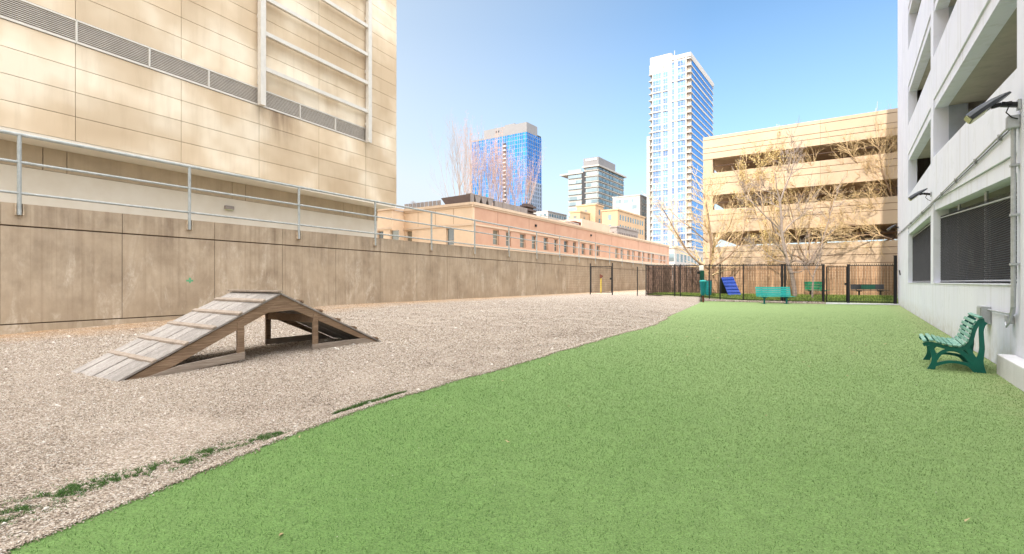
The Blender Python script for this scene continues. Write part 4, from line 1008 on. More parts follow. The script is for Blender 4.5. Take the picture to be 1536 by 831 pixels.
t = NT('back_blades'); M['bblade'] = t.done(t.ramp(t.attr(), (0, (.05,.11,.02,1)), (.6, (.16,.24,.05,1)), (1, (.36,.38,.11,1))), .8, 0, .15)
tag(scatter_blades('back_grass', np.array(L), .11, .03, M['bblade'], .7), 'rough sunlit grass growing behind the black fence', 'grass')
t = NT('mulch'); M['mulch'] = t.done(t.mix(t.ramp(t.vor(22, out='Distance'), (.3, 0.0), (.5, .6)), t.ramp(t.noise(8, 7, .75), (.35, (.05,.03,.02,1)), (.6, (.22,.14,.10,1)), (.8, (.45,.36,.30,1))), (.5,.45,.4,1)), .95, 0, .1)
g = MB(); vs = []
for px, py in [(1046, 454.5)]+turf_far[:3]+[(1240, 456.4)]:
    p = ground(px, py); q = fpt(min(max(px, 1046), 1240)); vs += [(p.x, p.y-.05, .009), ((p.x+q.x)/2, (p.y+q.y)/2, .05+fgz(px)*.5), (q.x+.1, q.y+.25, fgz(px)+.05)]
g.add(vs, [(i*3+k, (i+1)*3+k, (i+1)*3+k+1, i*3+k+1) for i in range(4) for k in range(2)])
tag(g.build('mulch_bed', M['mulch']), kind='structure')
q = []
for i in range(1500):
    px = random.uniform(1050, 1238); p = ground(px, float(np.interp(px, [a[0] for a in turf_far], [a[1] for a in turf_far]))); e = fpt(px); f = random.random(); q.append((p.x+(e.x-p.x)*f, p.y+(e.y-p.y)*f, .03+.05*f))
q = np.array(q); tag(scatter_stones('mulch_chips', q[:, 0], q[:, 1], q[:, 2]+.01, .02+.025*RNG.random(len(q)), M['stone'], RNG.random(len(q))**1.2), 'pale and brown bark chips and leaves under the end fence', 'mulch')
g = MB(); a = ground(1239, 456.4); b = ground(1349, 458.0); c = fpt(1349, 0, .35); d = fpt(1239, 0, .35)
g.hexa([(a.x, a.y, -.05), (b.x, b.y, -.05), (c.x, c.y, -.05), (d.x, d.y, -.05), (a.x, a.y, .05), (b.x, b.y, .05), (c.x, c.y, .06), (d.x, d.y, .06)])
tag(g.build('threshold_path', M['plinth']), kind='structure')

# ------------------------------------------------------------------ benches, bins, blue ramp
def back_bench(px0, px1, ytop, ymid, yfoot, Y, name, label, mat, dark, zfoot, slats=5, table=False):
    pL, pR = P(px0, yfoot, Y), P(px1, yfoot, Y); X0, X1 = pL.x, pR.x; k = Y/F
    zt = H-(ytop-HY)*k; zm = H-(ymid-HY)*k; zf = zfoot
    b = thing(name, ((X0+X1)/2, Y, zf), label, 'bench', 'benches in view')
    n_ = slats
    for i in range(n_):
        z0 = zm+.08+(zt-zm-.08)*i/n_; z1 = zm+.08+(zt-zm-.08)*(i+1)/n_-.02; yy = Y+.05+.12*(i/n_)
        m = MB(); m.hexa([(X0,yy,z0),(X1,yy,z0),(X1,yy+.03,z0),(X0,yy+.03,z0),(X0,yy+.02,z1),(X1,yy+.02,z1),(X1,yy+.05,z1),(X0,yy+.05,z1)]); m.build('back_slat', mat, b, bevel=.006)
    for i in range(4):
        m = MB(); y0 = Y-.42+i*.115; m.box(X0-.02, X1+.02, y0, y0+.095, zm+.02-.0*i, zm+.05); m.build('seat_slat', mat, b, bevel=.006)
    for fx in (.18, .82):
        xx = X0+(X1-X0)*fx; m = MB(); m.box(xx-.035, xx+.035, Y-.22, Y-.12, zf, zm+.015); m.box(xx-.03, xx+.03, Y-.42, Y+.10, zm-.05, zm+.012); m.box(xx-.05, xx+.05, Y-.36, Y+.06, zf, zf+.03)
        m.bar((xx, Y+.09, zm-.02), (xx, Y+.235, zt-.02), .045, .03, up=(1,0,0)); m.build('leg', dark, b)
    return b
back_bench(1135, 1187, 430, 445.5, 455, 31.0, 'park_bench', 'bright turquoise slatted bench standing at the far edge of the turf', M['teal'], M['teal_dark'], .0)
back_bench(1208.5, 1238, 422, 436, 444, 34.6, 'park_bench', 'green backed bench behind the mesh fence beside the leaning pale tree', M['green_mid'], M['dark_grey'], .37, slats=3)
b4 = back_bench(1277, 1327, 426, 436, 444, 33.6, 'park_bench', 'dark framed bench behind the mesh fence nearest the white garage', M['dark_grey'], M['black'], .37, slats=1)
m = MB(); p0 = P(1291, 427, 33.55); p1 = P(1312, 434, 33.55); m.box(p0.x, p1.x, 33.5, 33.53, p1.z, p0.z); m.build('back_panel', M['green_dark'], b4)

# pet waste station
Y = 33.4; X = U(1052)*Y; st = thing('pet_waste_station', (X, Y, .1), 'green pet waste station with bag box, white sign and teal bin by the fence', 'pet waste station')
kk = Y/F; Z = lambda py: H-(py-HY)*kk
m = MB(); m.box(X-.03, X+.03, Y+.0, Y+.06, .02, Z(398)); m.build('post', M['green_dark'], st)
m = MB(); m.box(X-.15, X+.15, Y-.025, Y-.002, Z(405.5), Z(398)); m.build('sign', M['sign_white'], st, bevel=.01)
m = MB(); m.box(X-.12, X+.16, Y-.12, Y-.005, Z(420), Z(406)); d_ = m.build('bag_dispenser', M['green_dark'], st, bevel=.02)
m = MB(); m.box(X-.30, X-.125, Y-.14, Y-.02, Z(411), Z(407)); m.build('dispenser_flap', M['black'], d_, bevel=.01)
m = MB(); cx_ = X+.0; m.tube([(cx_, Y-.28, Z(443)), (cx_, Y-.28, Z(440)), (cx_, Y-.28, Z(424)), (cx_, Y-.28, Z(422.5))], [.10, .15, .215, .22], 16); bn_ = m.build('bin', M['teal_dark'], st, smooth=False)
m = MB(); m.tube([(cx_, Y-.28, Z(422.4)), (cx_, Y-.28, Z(421.2)), (cx_, Y-.28, Z(420.2))], [.235, .23, .12], 16); m.build('lid', M['teal'], bn_)
m = MB(); m.tube([(cx_+.05, Y-.2, .0), (cx_+.03, Y-.22, Z(443))], .07, 8); m.build('bin_stand', M['rust'], st)
Y = 36.4; X = U(1062.5)*Y; kk = Y/F; tb_ = thing('litter_bin', (X, Y, .35), 'dark teal litter bin behind the fence beside the pet waste station', 'litter bin')
m = MB(); m.tube([(X, Y, .36), (X, Y, Z(424)), (X, Y, Z(421.5))], [.20, .24, .25], 16); m.build('barrel', M['teal_dark'], tb_)
m = MB(); m.tube([(X, Y, Z(421.4)), (X, Y, Z(420))], [.27, .22], 16); m.build('lid', M['dark_grey'], tb_)

# blue agility ramp
Y = 36.9; br = thing('agility_ramp', (U(1098)*Y, Y, .4), 'blue painted dog agility ramp with dark cleats behind the mesh fence', 'agility ramp')
q = [P(1082, 416, 37.6), P(1099.5, 415, 37.6), P(1112, 443, 35.9), P(1093, 443, 35.9)]
m = MB(); m.prism(q, (0, .05, -.03)); m.build('blue_face', M['blue_paint'], br)
m = MB()
for f in (.15, .33, .51, .69, .86):
    a = q[0].lerp(q[3], f)+Vector((0,-.03,.02)); b = q[1].lerp(q[2], f)+Vector((0,-.03,.02)); m.bar(a, b, .05, .04)
m.build('cleats', M['blue_paint'], br)
q2 = [P(1082, 416.4, 37.75), P(1099, 415.4, 37.75), P(1098, 441, 39.6), P(1080, 441, 39.6)]
m = MB(); m.prism([v+Vector((0,.03,0)) for v in q2], (0, .06, -.02)); m.build('rear_face', M['dark_grey'], br)
for s_ in (0, 1):
    a, b = (q[0], q[3]) if s_ == 0 else (q[1], q[2]); m = MB(); m.bar((a.x, a.y+.1, a.z-.1), (a.x, a.y+.15, .42), .07, .07); m.build('leg', M['dark_grey'], br)

# yellow utility post by the gate
Y = 44.5; X = U(901.5)*Y; hp = thing('utility_post', (X, Y, .36), 'yellow utility post with rust red head beside the retaining wall', 'utility post'); kk = Y/F
m = MB(); m.tube([(X, Y, .3), (X, Y, Z(417))], .055, 8); m.build('post', M['yellow'], hp)
m = MB(); m.hexa([(X-.10,Y-.08,Z(418)),(X+.06,Y-.08,Z(417)),(X+.06,Y+.08,Z(417)),(X-.10,Y+.08,Z(418)),(X-.10,Y-.08,Z(411)),(X+.20,Y-.08,Z(414)),(X+.20,Y+.08,Z(414)),(X-.10,Y+.08,Z(411))]); m.build('head', M['rust'], hp, bevel=.02)

# ------------------------------------------------------------------ tan parking structure behind
TGd = Vector((-.834, .5516, 0)); TG0 = Vector((U(1054.4)*42.5, 42.5, 0))
TG = Face(TG0.x, TG0.y, .834, -.5516, -1)      # a runs to the right; normal must face the camera
if TG.n[1] > 0: TG = Face(TG0.x, TG0.y, .834, -.5516, 1)
tg = thing('parking_structure', TG.pt(10, 0), 'long tan precast parking structure with open decks behind the board fence', 'parking garage')
AL = 34
lev = [(11.72, 13.62), (8.66, 10.52), (5.50, 7.42), (.2, 4.30)]
m = MB(); gm = MB()
for z0, z1 in lev:
    ga = [z1-.45, z1-.95] if z1 < 13 else [z1-.28, z1-.98, z1-1.38]
    if z1 < 5: ga = [3.85, 3.35, 2.75]
    edges = [z0]+sorted(ga)+[z1]
    for a0, a1 in [(k*8.5, (k+1)*8.5-.015) for k in range(4)]:
        m.val = random.random()
        for e0, e1 in zip(edges[:-1], edges[1:]): TG.box(m, a0, a1, e0+(.02 if e0 != z0 else 0), e1-(.02 if e1 != z1 else 0), -.25, 0)
    TG.box(gm, .01, AL-.01, z0+.01, z1-.03, -.24, -.03)
m.build('spandrels', M['tan_wall'], tg); gm.build('joint_backing', M['tan_groove'], tg)
m = MB(); EL = Face(TG0.x, TG0.y, .5516, .834, 1)
if EL.n[0] > 0: EL = Face(TG0.x, TG0.y, .5516, .834, -1)
for z0, z1 in lev: EL.box(m, .26, 30, z0, z1, -.25, 0)
m.build('end_spandrels', M['tan_wall'], tg)
for k, a in enumerate([.02, 30.0]):
    w_ = .75 if k == 0 else .5
    for z0, z1 in ((4.30, 5.50), (7.42, 8.66), (10.52, 11.72)):
        m = MB(); TG.box(m, a, a+w_, z0+.001, z1-.001, -.8 if k == 0 else -1.0, -.05 if k == 0 else -.28); m.build('column', M['tan_wall'], tg)
m = MB()
for z0, z1 in lev[:3]: TG.box(m, .26, AL, z0-.02, z0+.3, -16, -.26)
TG.box(m, .26, AL, 4.0, 4.25, -16, -.26)
for z0, z1 in lev: TG.box(m, .26, AL, z0, z1-.3, -16.4, -16.01)
for a in (8.3, 16.8, 25.3):
    TG.box(m, a, a+.5, 4.26, 13.0, -6.5, -6)
m.build('decks', M['dark_in'], tg)
m = MB()
for z in (4.95, 8.05, 11.15): m.tube([TG.pt(.5, z, -.4), TG.pt(AL, z, -.4)], .03, 6)
m.build('guard_cable', M['roof_brown'], tg)
m = MB(); TG.box(m, 21.5, 23.5, 13.62, 13.9, -6, -4); m.build('roof_unit', M['far_conc'], tg)

# ------------------------------------------------------------------ salmon two storey building beyond the wall
PC = Vector((U(709)*45, 45, 0)); lx = thing('salmon_building', (PC.x, PC.y, 3.3), 'long salmon stucco building with cream cornice and small windows beyond the wall', 'building')
PR = Face(PC.x, PC.y, .644, 1, -1); PL = Face(PC.x, PC.y, -1.579, 1, 1)
if PL.n[1] > 0: PL = Face(PC.x, PC.y, -1.579, 1, -1)
if PR.n[0] < 0: PR = Face(PC.x, PC.y, .644, 1, 1)
zc = 8.32; zwh, zws = 6.36, 4.92
def wallrow(mb, fc, a0, a1, zb, zt, wins, z0, z1, th=.3):
    c = a0
    for s, e in sorted(wins):
        if s > c: fc.box(mb, c, s, z0, z1, -th, 0)
        c = e
    if c < a1: fc.box(mb, c, a1, z0, z1, -th, 0)
    fc.box(mb, a0, a1, zb, z0, -th, 0); fc.box(mb, a0, a1, z1, zt, -th, 0)
wpx = [(739.4,748.7),(759,766.5),(780,788.5),(797.8,805),(815.5,822.5),(831.4,836.8),(846,852.4),(859.5,864.3),(872.5,878),(884,888.8),(895,899.8),(922.8,927.8),(931,935.3),(940.8,945),(948.3,952),(957.4,961),(964,966.5),(971.7,975),(978,981),(990.6,993),(995.5,998)]
wr = [(PR.a(a), PR.a(b)) for a, b in wpx]; aE = PR.a(1003.5)
m = MB(); wallrow(m, PR, .302, aE, 3.2, zc-.02, wr, zws, zwh)
ev = PL; m2 = MB(); al_ = PL.a(606)
lw = [(PL.a(681), PL.a(669)), (PL.a(618), PL.a(609.5))]
wallrow(m2, PL, 0, al_, 3.2, zc-.02, lw, zws-.6, zwh)
m.build('wall', M['salmon'], lx); m2.build('wall', M['salmon_lit'], lx)
def window(fc, a0, a1, z0, z1, par, gl, fr, rec=.2):
    m = MB(); fc.box(m, a0+.05, a1-.05, z0+.05, z1-.05, -rec-.04, -rec); w_ = m.build('window', gl, par)
    m = MB(); zm = z0+(z1-z0)*.42
    for b in ((a0, a1, z0, z0+.05), (a0, a1, z1-.05, z1), (a0, a0+.05, z0+.051, z1-.051), (a1-.05, a1, z0+.051, z1-.051), (a0+.051, a1-.051, zm-.02, zm+.02)): fc.box(m, b[0], b[1], b[2], b[3], -rec-.03, -rec+.03)
    m.build('frame', fr, w_)
for s, e in wr: window(PR, s, e, zws, zwh, lx, M['glass_win'], M['cream'])
for s, e in lw: window(PL, s, e, zws-.6, zwh, lx, M['glass_win'], M['cream'])
m = MB()
for fc, a0, a1 in ((PR, -.0, aE), (PL, .0, al_)):
    fc.box(m, a0+.002, a1, zc, zc+.24, -.4, .16); fc.box(m, a0+.002, a1, zc-.16, zc-.002, -.3, .08)
    fc.box(m, a0+.002, a1, zwh+.12, zwh+.30, .002, .07); fc.box(m, a0+.002, a1, 4.50, 4.80, .002, .08)
m.build('cornice', M['cream'], lx)
m = MB()
for a in np.arange(4, aE, 5.9): PR.box(m, a-.015, a+.015, 6.7, zc-.2, .001, .006)
for a in (2.2, 4.4, 6.6, 8.8): PL.box(m, a-.015, a+.015, 6.7, zc-.2, .001, .006)
m.build('wall_joints', M['rust'], lx)
for px, py in ((803, 338.5), (886, 353)):
    a = PR.a(px); z = PR.z(px, py); m = MB(); PR.box(m, a-.12, a+.12, z-.12, z+.12, .002, .15); m.build('wall_lamp', M['black'], lx)
# wing projecting at the left
WP = 1.6
a1 = al_+30
ww = [(PL.a(597, WP), PL.a(585, WP)), (PL.a(575, WP), PL.a(566, WP))]
wg = MB()
fcW = Face(*PL.pt(0, 0, WP)[:2], PL.d[0], PL.d[1], 1 if PL.n[0]*(-PL.d[1]) + PL.n[1]*PL.d[0] > 0 else -1)
wallrow(wg, fcW, al_, a1, 3.2, zc-.02, ww, zws-.6, zwh); PL.box(wg, al_, al_+.3, 3.2, zc-.02, .002, WP-.301)
wg.build('wing_wall', M['salmon_lit'], lx)
for s, e in ww: window(fcW, s, e, zws-.6, zwh, lx, M['glass_win'], M['cream'])
m = MB(); fcW.box(m, al_-.12, a1, zc, zc+.24, -.4, .16); fcW.box(m, al_, a1, zwh+.12, zwh+.30, .002, .07); fcW.box(m, al_, a1, 4.5, 4.8, .002, .08); fcW.box(m, al_-.15, al_-.002, zc+.003, zc+.237, -WP+.17, -.41); m.build('cornice', M['cream'], lx)
m = MB(); q = [PC+Vector((PR.d[0]*.3+PL.d[0]*.3, PR.d[1]*.3+PL.d[1]*.3, 0))]
c0 = q[0]; c1 = c0+Vector((PR.d[0]*(aE-.3), PR.d[1]*(aE-.3), 0)); c3 = c0+Vector((PL.d[0]*40, PL.d[1]*40, 0)); c2 = c1+(c3-c0)
m.hexa([Vector((v.x, v.y, 7.6)) for v in (c0, c1, c2, c3)]+[Vector((v.x, v.y, zc+.05)) for v in (c0, c1, c2, c3)]); m.build('roof', M['roof_grey'], lx)
m = MB(); PR.box(m, aE-.3, aE, 3.2, zc-.02, -20, -.302); m.build('wall', M['salmon'], lx)

# roof top plant screens
def PRb(mb, px0, px1, z0, z1, o0, o1): PR.box(mb, PR.a(px0, o1), PR.a(px1, o1), z0, z1, o0, o1)
rs = thing('roof_plant', PR.pt(5, 8.4, -2), 'grey and brown rooftop plant screens with triangular openings on the salmon building', 'roof plant')
zr0 = zc+.05
so_ = -1.0; 
m = MB(); a0, a1, a2, a3 = PR.a(711, so_), PR.a(742, so_), PR.a(791, so_), PR.a(805, so_)
zt = PR.z(711, 292.5, so_)
PR.box(m, a1, a2, zr0, zt-.05, so_-.2, so_)
for k in range(9): PR.box(m, a1+(a2-a1)*k/9, a1+(a2-a1)*k/9+.03, zr0, zt-.06, so_+.001, so_+.03)
m.build('screen_wall', M['roof_grey'], rs)
m = MB(); PR.box(m, a0+.01, a1-.01, zr0, zt-.03, so_-.6, so_-.4); m.build('vent_back', M['roof_brown'], rs)
m = MB(); n_ = 4; w_ = (a1-a0)/3.3
for k in range(3):
    s = a0+.12+k*w_; m.prism([PR.pt(s, zt, so_), PR.pt(s+w_*.98, zt, so_), PR.pt(s+w_*.49+.05, zr0, so_), PR.pt(s+w_*.49-.05, zr0, so_)], PR.pt(0, 0, -.12)-PR.pt(0, 0, 0))
PR.box(m, a0, a1, zt+.001, zt+.09, so_-.6, so_+.03); m.build('vent_triangles', M['roof_grey'], rs)
m = MB(); PR.box(m, a0-.5, a0-.0, zr0, zt+.12, so_-.6, so_+.02); m.build('corner_post', M['roof_grey'], rs)
m = MB(); pc = PR.pt(a0-.5, 0, so_); e = Vector((PL.d[0], PL.d[1], 0)); nn = Vector((PL.n[0], PL.n[1], 0)); zz = zt+.05
def PQ(d, z, o): return Vector((pc.x, pc.y, 0))+e*d+nn*o+Vector((0,0,z))
dl = 3.6
m.prism([PQ(.05, zz, -.0), PQ(dl, zz-.1, -.0), PQ(dl-.9, zr0, -.0), PQ(.05, zr0, -.0)], -nn*.3); m.build('hood', M['roof_brown'], rs)
m = MB()
for k in range(9):
    d0 = dl+.6+k*.55; m.hexa([PQ(d0, zr0, -.6), PQ(d0+.42, zr0, -.6), PQ(d0+.42, zr0, -.7), PQ(d0, zr0, -.7), PQ(d0, zz-.15, -.6), PQ(d0+.42, zz-.15, -.6), PQ(d0+.42, zz-.15, -.7), PQ(d0, zz-.15, -.7)])
m.build('slatted_screen', M['roof_grey'], rs)
m = MB(); z1_ = PR.z(791, 317, so_)
for k in range(4): PR.box(m, a2+.02, a3, zr0+.05+.42*k, zr0+.25+.42*k, so_-1.0, so_-.05)
PR.box(m, a2+.3, a3-.3, zr0, zr0+1.7, so_-.9, so_-.3); m.build('louvred_unit', M['roof_brown'], rs)
r2 = thing('roof_railing', PR.pt(PR.a(840), 8.4, -3), 'thin roof edge railing and low equipment along the long salmon roof', 'roof railing')
m = MB(); s0, s1 = PR.a(812, -2), PR.a(868, -2)
for k in range(26): PR.box(m, s0+(s1-s0)*k/25-.03, s0+(s1-s0)*k/25+.03, zr0, zr0+.95, -2.05, -2.0)
PR.box(m, s0, s1, zr0+.9, zr0+.98, -2.08, -2.051); m.build('rails', M['far_conc'], r2)
r3 = thing('roof_box', PR.pt(PR.a(893), 8.4, -4), 'cream rooftop box on the salmon building in front of the tan blocks', 'roof plant')
m = MB(); PR.box(m, PR.a(873, -3), PR.a(915, -3), zr0, PR.z(873, 328, -3), -9, -3); m.build('box', M['cream'], r3)
m = MB(); PR.box(m, PR.a(862, -2.6), PR.a(871.5, -2.6), zr0, PR.z(862, 331.5, -2.6), -5, -2.6); m.build('dark_box', M['rust'], r3)
an = thing('roof_mast', PL.pt(PL.a(608), 8.5, -1), 'small thin mast on the salmon roof at the left', 'mast')
m = MB(); p = PL.pt(PL.a(609), 0, -1); m.tube([(p.x, p.y, zc), (p.x, p.y, zc+1.2)], .03, 5); m.bar((p.x-.25, p.y, zc+1.05), (p.x+.25, p.y, zc+1.05), .05, .05); m.build('mast', M['roof_grey'], an)

# ------------------------------------------------------------------ far buildings
def tower(px, Y, wl, wr_):      # corner facing the camera; returns left and right faces
    c = Vector((U(px)*Y, Y, 0)); L = Face(c.x, c.y, -1.512, 1, 1); R_ = Face(c.x, c.y, .6947, 1, -1)
    if L.n[1] > 0: L = Face(c.x, c.y, -1.512, 1, -1)
    if R_.n[0] < 0: R_ = Face(c.x, c.y, .6947, 1, 1)
    return c, L, R_
def solid(mb, c, L, R_, l0, l1, r0, r1, z0, z1):
    f = lambda a, b, z: Vector((c.x+L.d[0]*a+R_.d[0]*b, c.y+L.d[1]*a+R_.d[1]*b, z))
    mb.hexa([f(l0, r0, z0), f(l0, r1, z0), f(l1, r1, z0), f(l1, r0, z0), f(l0, r0, z1), f(l0, r1, z1), f(l1, r1, z1), f(l1, r0, z1)])
def win_parts(par, quads, mat, depth=.12, name='window'):      # quads: (face, a0, a1, z0, z1); the 100 highest as parts
    quads = sorted(quads, key=lambda q: -q[4]); rest = MB()
    for i, (f, a0, a1, z0, z1) in enumerate(quads):
        m = MB() if i < 100 else rest; m.val = random.random(); f.box(m, a0, a1, z0, z1, -.3, depth)
        if i < 100: m.build(name, mat, par)
    if rest.v: tag(rest.build(name, mat, par), kind='stuff')

# blue glass tower
c, L, R_ = tower(790, 400, 0, 0); Zt = 1.35+(423-194)/F*400; bt = thing('glass_tower', (c.x, c.y, 0), 'tall blue glass tower with grey roof screen behind the bare pink trees', 'tower')
wL = L.a(708); wR = R_.a(812.3); m = MB(); solid(m, c, L, R_, .3, wL-.3, .3, wR-.3, 0, Zt-.5); m.build('core', M['far_dark'], bt)
zs = 1.35+(423-270)/F*400
m = MB(); L.box(m, 0, wL, 0, Zt-2, -.28, 0); m.build('left_glazing', M['glass_blue'], bt)
m = MB(); R_.box(m, .01, wR, zs, Zt-2, -.28, 0); m.build('right_glazing', M['glass_blue'], bt)
m = MB(); R_.box(m, .01, wR, 0, zs-.05, -.28, -.02); m.build('lower_glazing', M['glass_grey'], bt)
m = MB(); nfl = int(Zt/3.35)
for k in range(nfl):
    z = k*3.35+2.3; L.box(m, 0, wL, z-.16, z+.16, .001, .12)
    R_.box(m, .13, wR, z-(.16 if z > zs else .6), z+(.16 if z > zs else .6), .001, .12 if z > zs else .3)
m.build('floor_bands', M['mullion'], bt); m = MB()
k = 0; a = 1.2
while a < wL-.5:
    L.box(m, a-.17, a+.17, 0, Zt-2, .13, .3); a += 2.1 if k % 3 else 3.1; k += 1
a = 1.6
while a < wR: R_.box(m, a-.14, a+.14, zs, Zt-2, .13, .3); R_.box(m, a-.7, a+.7, 0, zs-.1, .31, .6); a += 2.9
m.build('fins', M['mullion'], bt)
m = MB(); aD = L.a(757); L.box(m, aD-1.4, aD+1.4, 30, Zt-8, .1, .47); L.box
m.build('recess_strip', M['far_dark'], bt)
for k in range(26):
    m = MB(); L.box(m, aD-1.45, aD+1.45, Zt-11-k*3.35, Zt-9.9-k*3.35, .471, .8); m.build('balcony', M['mullion_w'], bt)
m = MB(); solid(m, c, L, R_, -.02, L.a(726), -.02, R_.a(806), Zt-1.9, Zt+6.0); solid(m, c, L, R_, L.a(726)+.01, wL+.1, -.1, wR-.1, Zt-1.95, Zt-.6)
solid(m, c, L, R_, 17, 27, 8, 16, Zt+6.01, Zt+10); m.build('roof_screen', M['grey_far'], bt)
m = MB()
for px in (748, 744.5): a = L.a(px); L.box(m, a-.6, a+.6, Zt+2, Zt+3.6, .03, .1)
m.build('screen_opening', M['far_dark'], bt)

# grey glass mid tower with projecting roof slab
c, L, R_ = tower(897.4, 300, 0, 0); gt = thing('grey_tower', (c.x, c.y, 0), 'mid height grey glass apartment tower with flat projecting roof slab', 'tower')
k = 300/F; Zt = 1.35+(423-247)*k; wL = L.a(851); wR = R_.a(936); wM = L.a(876)
m = MB(); solid(m, c, L, R_, .3, wM, .3, wR-.3, 0, Zt); solid(m, c, L, R_, wM+.01, wL-.3, .6, wR-.3, 0, Zt-4); m.build('core', M['far_conc'], gt)
q = []; fl_ = 3.35; n_ = int(Zt/fl_)
for i in range(n_-1, 2, -1):
    z = Zt-(n_-i)*fl_; q += [(L, .5, wM-1.2, z+.9, z+2.9), (L, wM+1.6, wL-.6, z+.9-.6, z+2.9-.6)]
    for a in np.arange(.6, wR-2, 5.2): q.append((R_, a, min(a+4.5, wR-.5), z+1.0, z+2.8))
win_parts(gt, q, M['glass_grey'])
m = MB()
for i in range(3, n_): z = Zt-(n_-i)*fl_; L.box(m, 0, wM-.6, z+.2, z+.7, -.29, .35); R_.box(m, .0, wR, z+.2, z+.65, -.29, .25)
m.build('floor_slabs', M['far_conc'], gt)
m = MB(); L.box(m, wM-1.0, wM+1.4, 10, Zt-3, -.29, .05); m.build('recess', M['far_dark'], gt)
m = MB(); solid(m, c, L, R_, -1.2, wM+.6, -1.5, wR+2, Zt-1.0, Zt-.1); solid(m, c, L, R_, wM+.61, wL+5, -.5, wR, Zt-3.9, Zt-3.0); m.build('roof_slab', M['far_conc'], gt)
m = MB(); solid(m, c, L, R_, .4, wM+1, 1.2, wR*.66, Zt-.09, Zt+5.2); m.build('penthouse', M['grey_far'], gt)
m = MB()
for a in np.arange(1.5, wM-1.2, 1.9): L.box(m, a, a+1.5, Zt+3.4, Zt+4.6, -1.1, -.95)
m.build('penthouse_louvre', M['mullion_w'], gt)

# white tower
c, L, R_ = tower(1036, 227, 0, 0); wt = thing('white_tower', (c.x, c.y, 0), 'tallest white apartment tower with blue windows rising left of the tan structure', 'tower')
k = 227/F; Zt = 1.35+(423-80)*k; wL = L.a(973.5); wR = R_.a(1070.5); fl_ = 3.06
m = MB(); solid(m, c, L, R_, .31, wL-.3, 1.6, wR-1.4, 0, Zt-1.2); solid(m, c, L, R_, 2.6, wL-1.5, .32, 1.59, 0, Zt-1.2); m.build('core', M['white_far'], wt)
# left face: piers between the window strips, deeper bands every third floor
a_ = lambda px: L.a(px)
strips = [(a_(1030)+0, a_(1016.3)), (a_(1011.6), a_(1008)), (a_(1002), a_(994.8)), (a_(991.6), a_(979.6))]
q = []; m = MB(); band = MB(); nfl = int((Zt-4)/fl_)
ztop = [Zt-2.0, Zt-2.6, Zt-6.5, Zt-6.5]
cur = a_(1030)-.0; prevE = 2.6
ed = [2.6]+[x for s in strips for x in s]+[wL-1.6]
for s, e in ((2.45, strips[0][0]), (strips[0][1], strips[1][0]), (strips[1][1], strips[2][0]), (strips[2][1], strips[3][0])): L.box(m, s, e, 0, Zt-.8, -.29, .3)
L.box(m, strips[3][1], strips[3][1]+.35, 0, Zt-.8, -.29, .3)
m.build('piers', M['white_far'], wt)
for i in range(nfl):
    zt_ = Zt-2.2-i*fl_; grp = i % 3 == 2
    for j, (s, e) in enumerate(strips):
        if j >= 2: off_ = -3.6
        else: off_ = 0
        z1 = zt_+off_; z0 = z1-(2.35 if j != 1 else 2.6)
        if z0 < 2: continue
        q.append((L, s+.12, e-.12, z0, z1))
for j, (s, e) in enumerate(strips):
    m = MB(); L.box(m, s+.005, e-.005, 0, (Zt-1.5 if j < 2 else Zt-5.7), -.29, .0); m.build('wall_strip', M['white_far'], wt)
for i in range(2, nfl, 3):
    z1 = Zt-2.2-i*fl_-2.75
    if z1 < 3: break
    m = MB(); L.box(m, strips[0][0]-.1, strips[1][1]+.1, z1-.35, z1+.32, .31, .5); m.build('floor_band', M['white_far'], wt)
    m = MB(); L.box(m, strips[1][1]+.35, wL-1.6, z1-3.95, z1-3.3, .31, .5); m.build('floor_band', M['white_far'], wt)
win_parts(wt, q, M['glass_sky'], .05)
m = MB()
for f, a0, a1, z0, z1 in q:
    n_ = 1 if a1-a0 < 1.5 else 3 if a1-a0 > 3 else 2
    for t_ in range(1, n_): aa = a0+(a1-a0)*t_/n_; f.box(m, aa-.06, aa+.06, z0, z1, .051, .12)
    f.box(m, a0, a1, z0+.75, z0+.85, .051, .10)
m.build('mullions', M['white_far'], wt)
# corner balconies between left strip and right face, and end balconies
m = MB(); rl2 = MB()
for i in range(nfl+1):
    z = Zt-2.2-i*fl_
    solid(m, c, L, R_, -.15, 2.5, -.15, 2.6, z+.05, z+.62)
    solid(m, c, L, R_, wL-1.7, wL+.1, -.1, 2.2, z-3.6+.05, z-3.6+.4)
    solid(m, c, L, R_, .1, 2.6, wR-2.4, wR+.35, z+.05, z+.55)
m.build('balcony_slabs', M['white_far'], wt)
m = MB(); solid(m, c, L, R_, 1.2, 2.44, 1.2, 1.59, 0, Zt-1.2); m.build('balcony_backs', M['beige_far'], wt)
m = MB(); q = []
for i in range(nfl):
    z = Zt-2.2-i*fl_; q.append((R_, 2.7, wR-2.5, z-2.35, z))
for f, a0, a1, z0, z1 in q: m.val = 1; f.box(m, a0, a1, z0, z1, -1.3, -.05)
gl_ = m.build('ribbon_glazing', M['glass_blue'], wt)
m = MB()
for i in range(nfl+1):
    z = Zt-2.2-i*fl_; R_.box(m, 2.61, wR-2.41, z+.02, z+(.62 if i % 3 else .95), -1.3, .1)
m.build('side_bands', M['white_far'], wt)
m = MB(); solid(m, c, L, R_, -.1, a_(1007), -.1, wR+.2, Zt-1.19, Zt+.7); solid(m, c, L, R_, a_(1007)+.01, wL-.2, 1.0, 14, Zt-1.18, Zt+2.6); solid(m, c, L, R_, a_(1007)+.02, wL-.22, .2, .99, Zt-5.6, Zt-1.0)
m.build('parapet', M['white_far'], wt)
m = MB(); solid(m, c, L, R_, a_(1006), wL-.5, .15, 14, Zt-5.4, Zt+2.5) ; m.build('plant_room', M['beige_far'], wt)
m = MB(); solid(m, c, L, R_, wL+.12, wL+1.8, 2, 14, 0, Zt-34); m.build('side_block', M['white_far'], wt)
